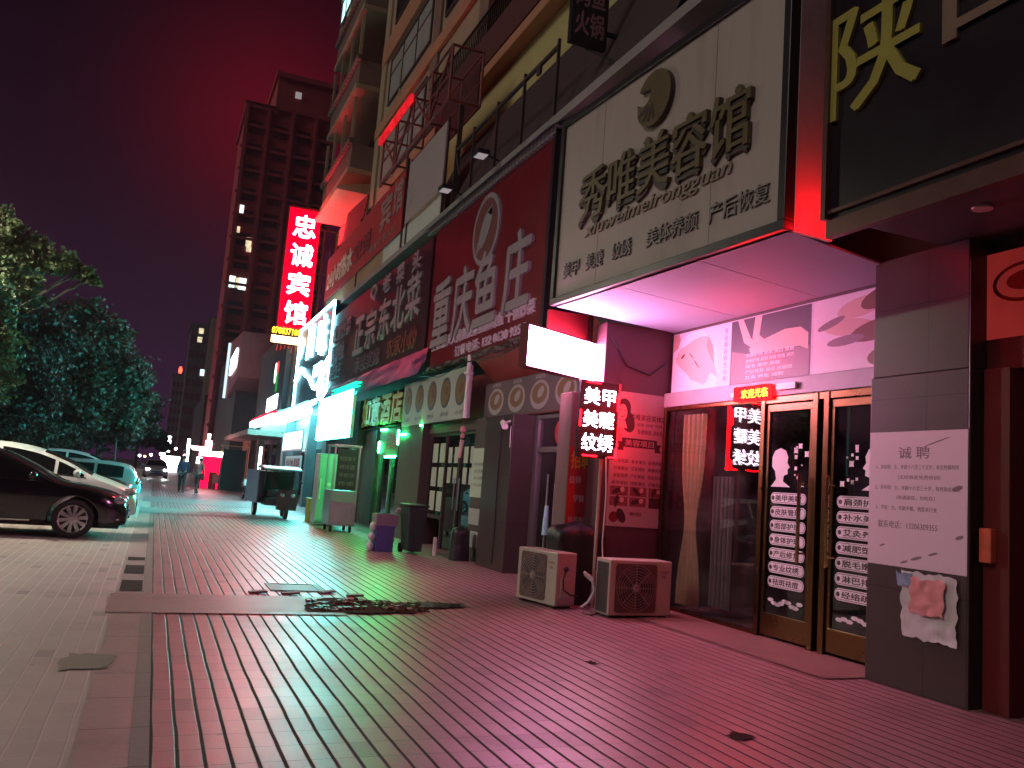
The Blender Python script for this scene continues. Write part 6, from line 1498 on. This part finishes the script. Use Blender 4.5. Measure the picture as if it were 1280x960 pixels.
mb = MB(); mb.box(4.95, 5.3, 41.8, 52, 3.75, 4.05); mb.build('canopy_light', E_CAN, s)
mb = MB(); mb.box(5.0, 5.34, 42.2, 52, 4.07, 4.22); mb.build('red_edge', em('red_canopy_edge', (1., .02, .05), 1.6), s)
s = thing('red_box_sign', 'slanted reddish box sign with a blazing white panel far along the facade', 'shop sign', (5.0, 66, 7))
mb = MB(); mb.add([V((4.4, 57, 7.2)), V((4.8, 72.8, 6.9)), V((4.8, 72.8, 11.6)), V((4.4, 57, 10.2)), V((7, 57, 7.2)), V((7, 72.8, 6.9)), V((7, 72.8, 11.6)), V((7, 57, 10.2))], ((0, 3, 2, 1), (4, 5, 6, 7), (0, 1, 5, 4), (2, 3, 7, 6), (3, 0, 4, 7), (1, 2, 6, 5)))
mb.build('body', mk('rose_sheet', (.42, .13, .14), .5, .2, .5, .05), s)
mb = MB(); panel(mb, FR((4.62, 68.5), (4.44, 60.0), 8.9), 7.0, 1.3, .1); mb.build('lit_panel', E_SCR, s)
mb = MB(); panel(mb, FX(4.75, 73.0, 9.2), .35, 4.6, .2); mb.build('edge_tube', em('cool_edge_tube', (.7, .85, 1.), 1.2), s)
s = thing('pavilion_canopy', 'pale slanted shop canopy far along the pavement above the walking people', 'canopy', (3, 58, 0))
mb = MB(); mb.add([V((1.9, 62, 2.2)), V((3.6, 60, 2.75)), V((3.6, 66, 2.75)), V((1.9, 68, 2.2)), V((1.9, 62, 2.28)), V((3.6, 60, 2.85)), V((3.6, 66, 2.85)), V((1.9, 68, 2.28))], ((0, 3, 2, 1), (4, 5, 6, 7), (0, 1, 5, 4), (2, 3, 7, 6), (3, 0, 4, 7), (1, 2, 6, 5))); mb.build('roof', OFFW, s)
for x in (2.0, 3.5):
    mb = MB(); mb.cyl(V((x, 64, 0)), V((x, 64, 2.3)), .05); mb.parts('post', STEEL, s)

def tower(name, label, blocks, mat, wins, lit, loc, band=None):
    s = thing(name, label, 'building', loc)
    for (x0, x1, y0, y1, z1) in blocks:
        mb = MB(); mb.box(x0, x1, y0, y1, 0, z1); mb.parts('wall', mat, s)
        mb = MB(); mb.box(x0 - .3, x1 + .3, y0 - .3, y1 + .3, z1, z1 + .7); mb.build('roof', mat, s)
    if band: band(s)
    (xa, xb, nx, za, zb_, nz, y, w, h) = wins
    proto = None
    for i in range(nx):
        for j in range(nz):
            x = xa + (xb - xa) * i / max(1, nx - 1); z = za + (zb_ - za) * j / max(1, nz - 1)
            if proto is None:
                mb = MB(); panel(mb, FY(0, 0, 0), w, h, .06); me_ = mb.build('window', mk('red_haze_window', (.11, .028, .03), .35, .4, .6, 0), s); me_.location = (V((x, y, z)) - V(loc));  # pane colour reddened to imitate the red haze over the tower
                for v_ in me_.data.vertices: v_.co += V(loc)
                proto = me_
            else:
                c = proto.copy(); COL.objects.link(c); c.parent = s; c.location = V((x, y, z)) - V(loc)
    for x, z, w_, h_, m in lit:
        mb = MB(); panel(mb, FY(x, y - .08, z), w_, h_, .05); mb.build('lit_window', m, s)
    return s
TW = mk('red_glow_tower', (.45, .075, .08), .8, .2, .25, .1, dirtamt=.3)  # red glow of the hotel sign put into the wall colour
def tband(s):
    for z in range(6, 50, 3):
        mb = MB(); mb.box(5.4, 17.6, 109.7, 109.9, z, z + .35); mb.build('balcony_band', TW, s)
    for x in (5.6, 8.3, 11.4, 14.4):
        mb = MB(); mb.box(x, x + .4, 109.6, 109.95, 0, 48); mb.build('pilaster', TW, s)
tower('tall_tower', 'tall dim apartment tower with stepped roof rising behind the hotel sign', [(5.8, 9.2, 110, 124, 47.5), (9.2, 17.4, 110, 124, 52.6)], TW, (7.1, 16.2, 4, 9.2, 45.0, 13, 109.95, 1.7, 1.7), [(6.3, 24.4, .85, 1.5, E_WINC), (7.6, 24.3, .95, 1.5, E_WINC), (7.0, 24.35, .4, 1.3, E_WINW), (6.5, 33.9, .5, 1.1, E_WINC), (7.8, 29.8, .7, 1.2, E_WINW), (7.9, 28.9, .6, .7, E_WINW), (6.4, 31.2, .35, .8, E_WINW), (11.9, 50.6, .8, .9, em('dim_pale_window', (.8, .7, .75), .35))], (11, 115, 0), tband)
TW2 = mk('dim_slab_render', (.12, .09, .085), .8, .2, .2, .1)
def band2(s):
    mb = MB(); mb.box(7.3, 9.1, 178.6, 179.9, 0, 30.8); mb.build('stair_strip', BEIGE, s)
tower('slab_block', 'dim slab block with a pale vertical strip left of the tall stepped tower', [(3.8, 7.2, 180, 190, 28.8), (7.2, 12, 180, 190, 30.5)], TW2, (4.4, 6.5, 3, 6, 26, 8, 179.9, .9, 1.4), [(5.7, 28.0, .9, 1.1, E_WINW), (5.6, 26.2, .9, 1.1, E_WINW), (9.0, 26.9, .8, .9, E_WINC), (6.8, 19.6, .8, 1.3, E_WINC)], (6, 185, 0), band2)
tower('distant_block', 'most distant narrow tower block topped by a red beacon', [(2.4, 6.3, 300, 310, 29.8)], mk('dim_far_render', (.20, .14, .14), .8, .2, .2, .1), (3.1, 5.6, 3, 6, 27, 8, 299.9, .8, 1.5), [], (4.4, 305, 0))
s = thing('roof_beacon', 'red glowing beacon standing on the most distant tower block', 'beacon', (4.5, 300, 30.5))
mb = MB(); mb.sphere(V((4.5, 301, 31.8)), .55, .55, 1.3); mb.build('lamp', E_BCN, s)
mb = MB(); mb.cyl(V((4.5, 301, 30.4)), V((4.5, 301, 31)), .3); mb.build('mast', DARK, s)
mb = MB(); mb.box(6.2, 14, 84.5, 108, 0, 13); mb.box(5.5, 14, 125, 160, 0, 11); 
o = mb.parts('wall', mk('far_dark_row', (.07, .055, .06), .7, .3, .4, .1)); row = thing('far_shop_row', 'dark row of far shops below the tall tower', 'building', (9, 100, 0)); o.parent = row; o.matrix_parent_inverse = Matrix.Translation(-V((9, 100, 0)))

# ------------------------------------------------------------------ street haze
if HAZE > 0:
    mb = MB(); mb.box(-60, 60, -30, 330, -1.0, 62)
    m, nt, out = new_mat('street_haze')
    pv = N(nt, 'ShaderNodeVolumePrincipled'); pv.inputs['Density'].default_value = HAZE; pv.inputs['Color'].default_value = (.85, .45, .58, 1); pv.inputs['Anisotropy'].default_value = .35
    nt.links.new(pv.outputs[0], out.inputs['Volume'])
    o = tag(mb.build('haze', m), kind='stuff')
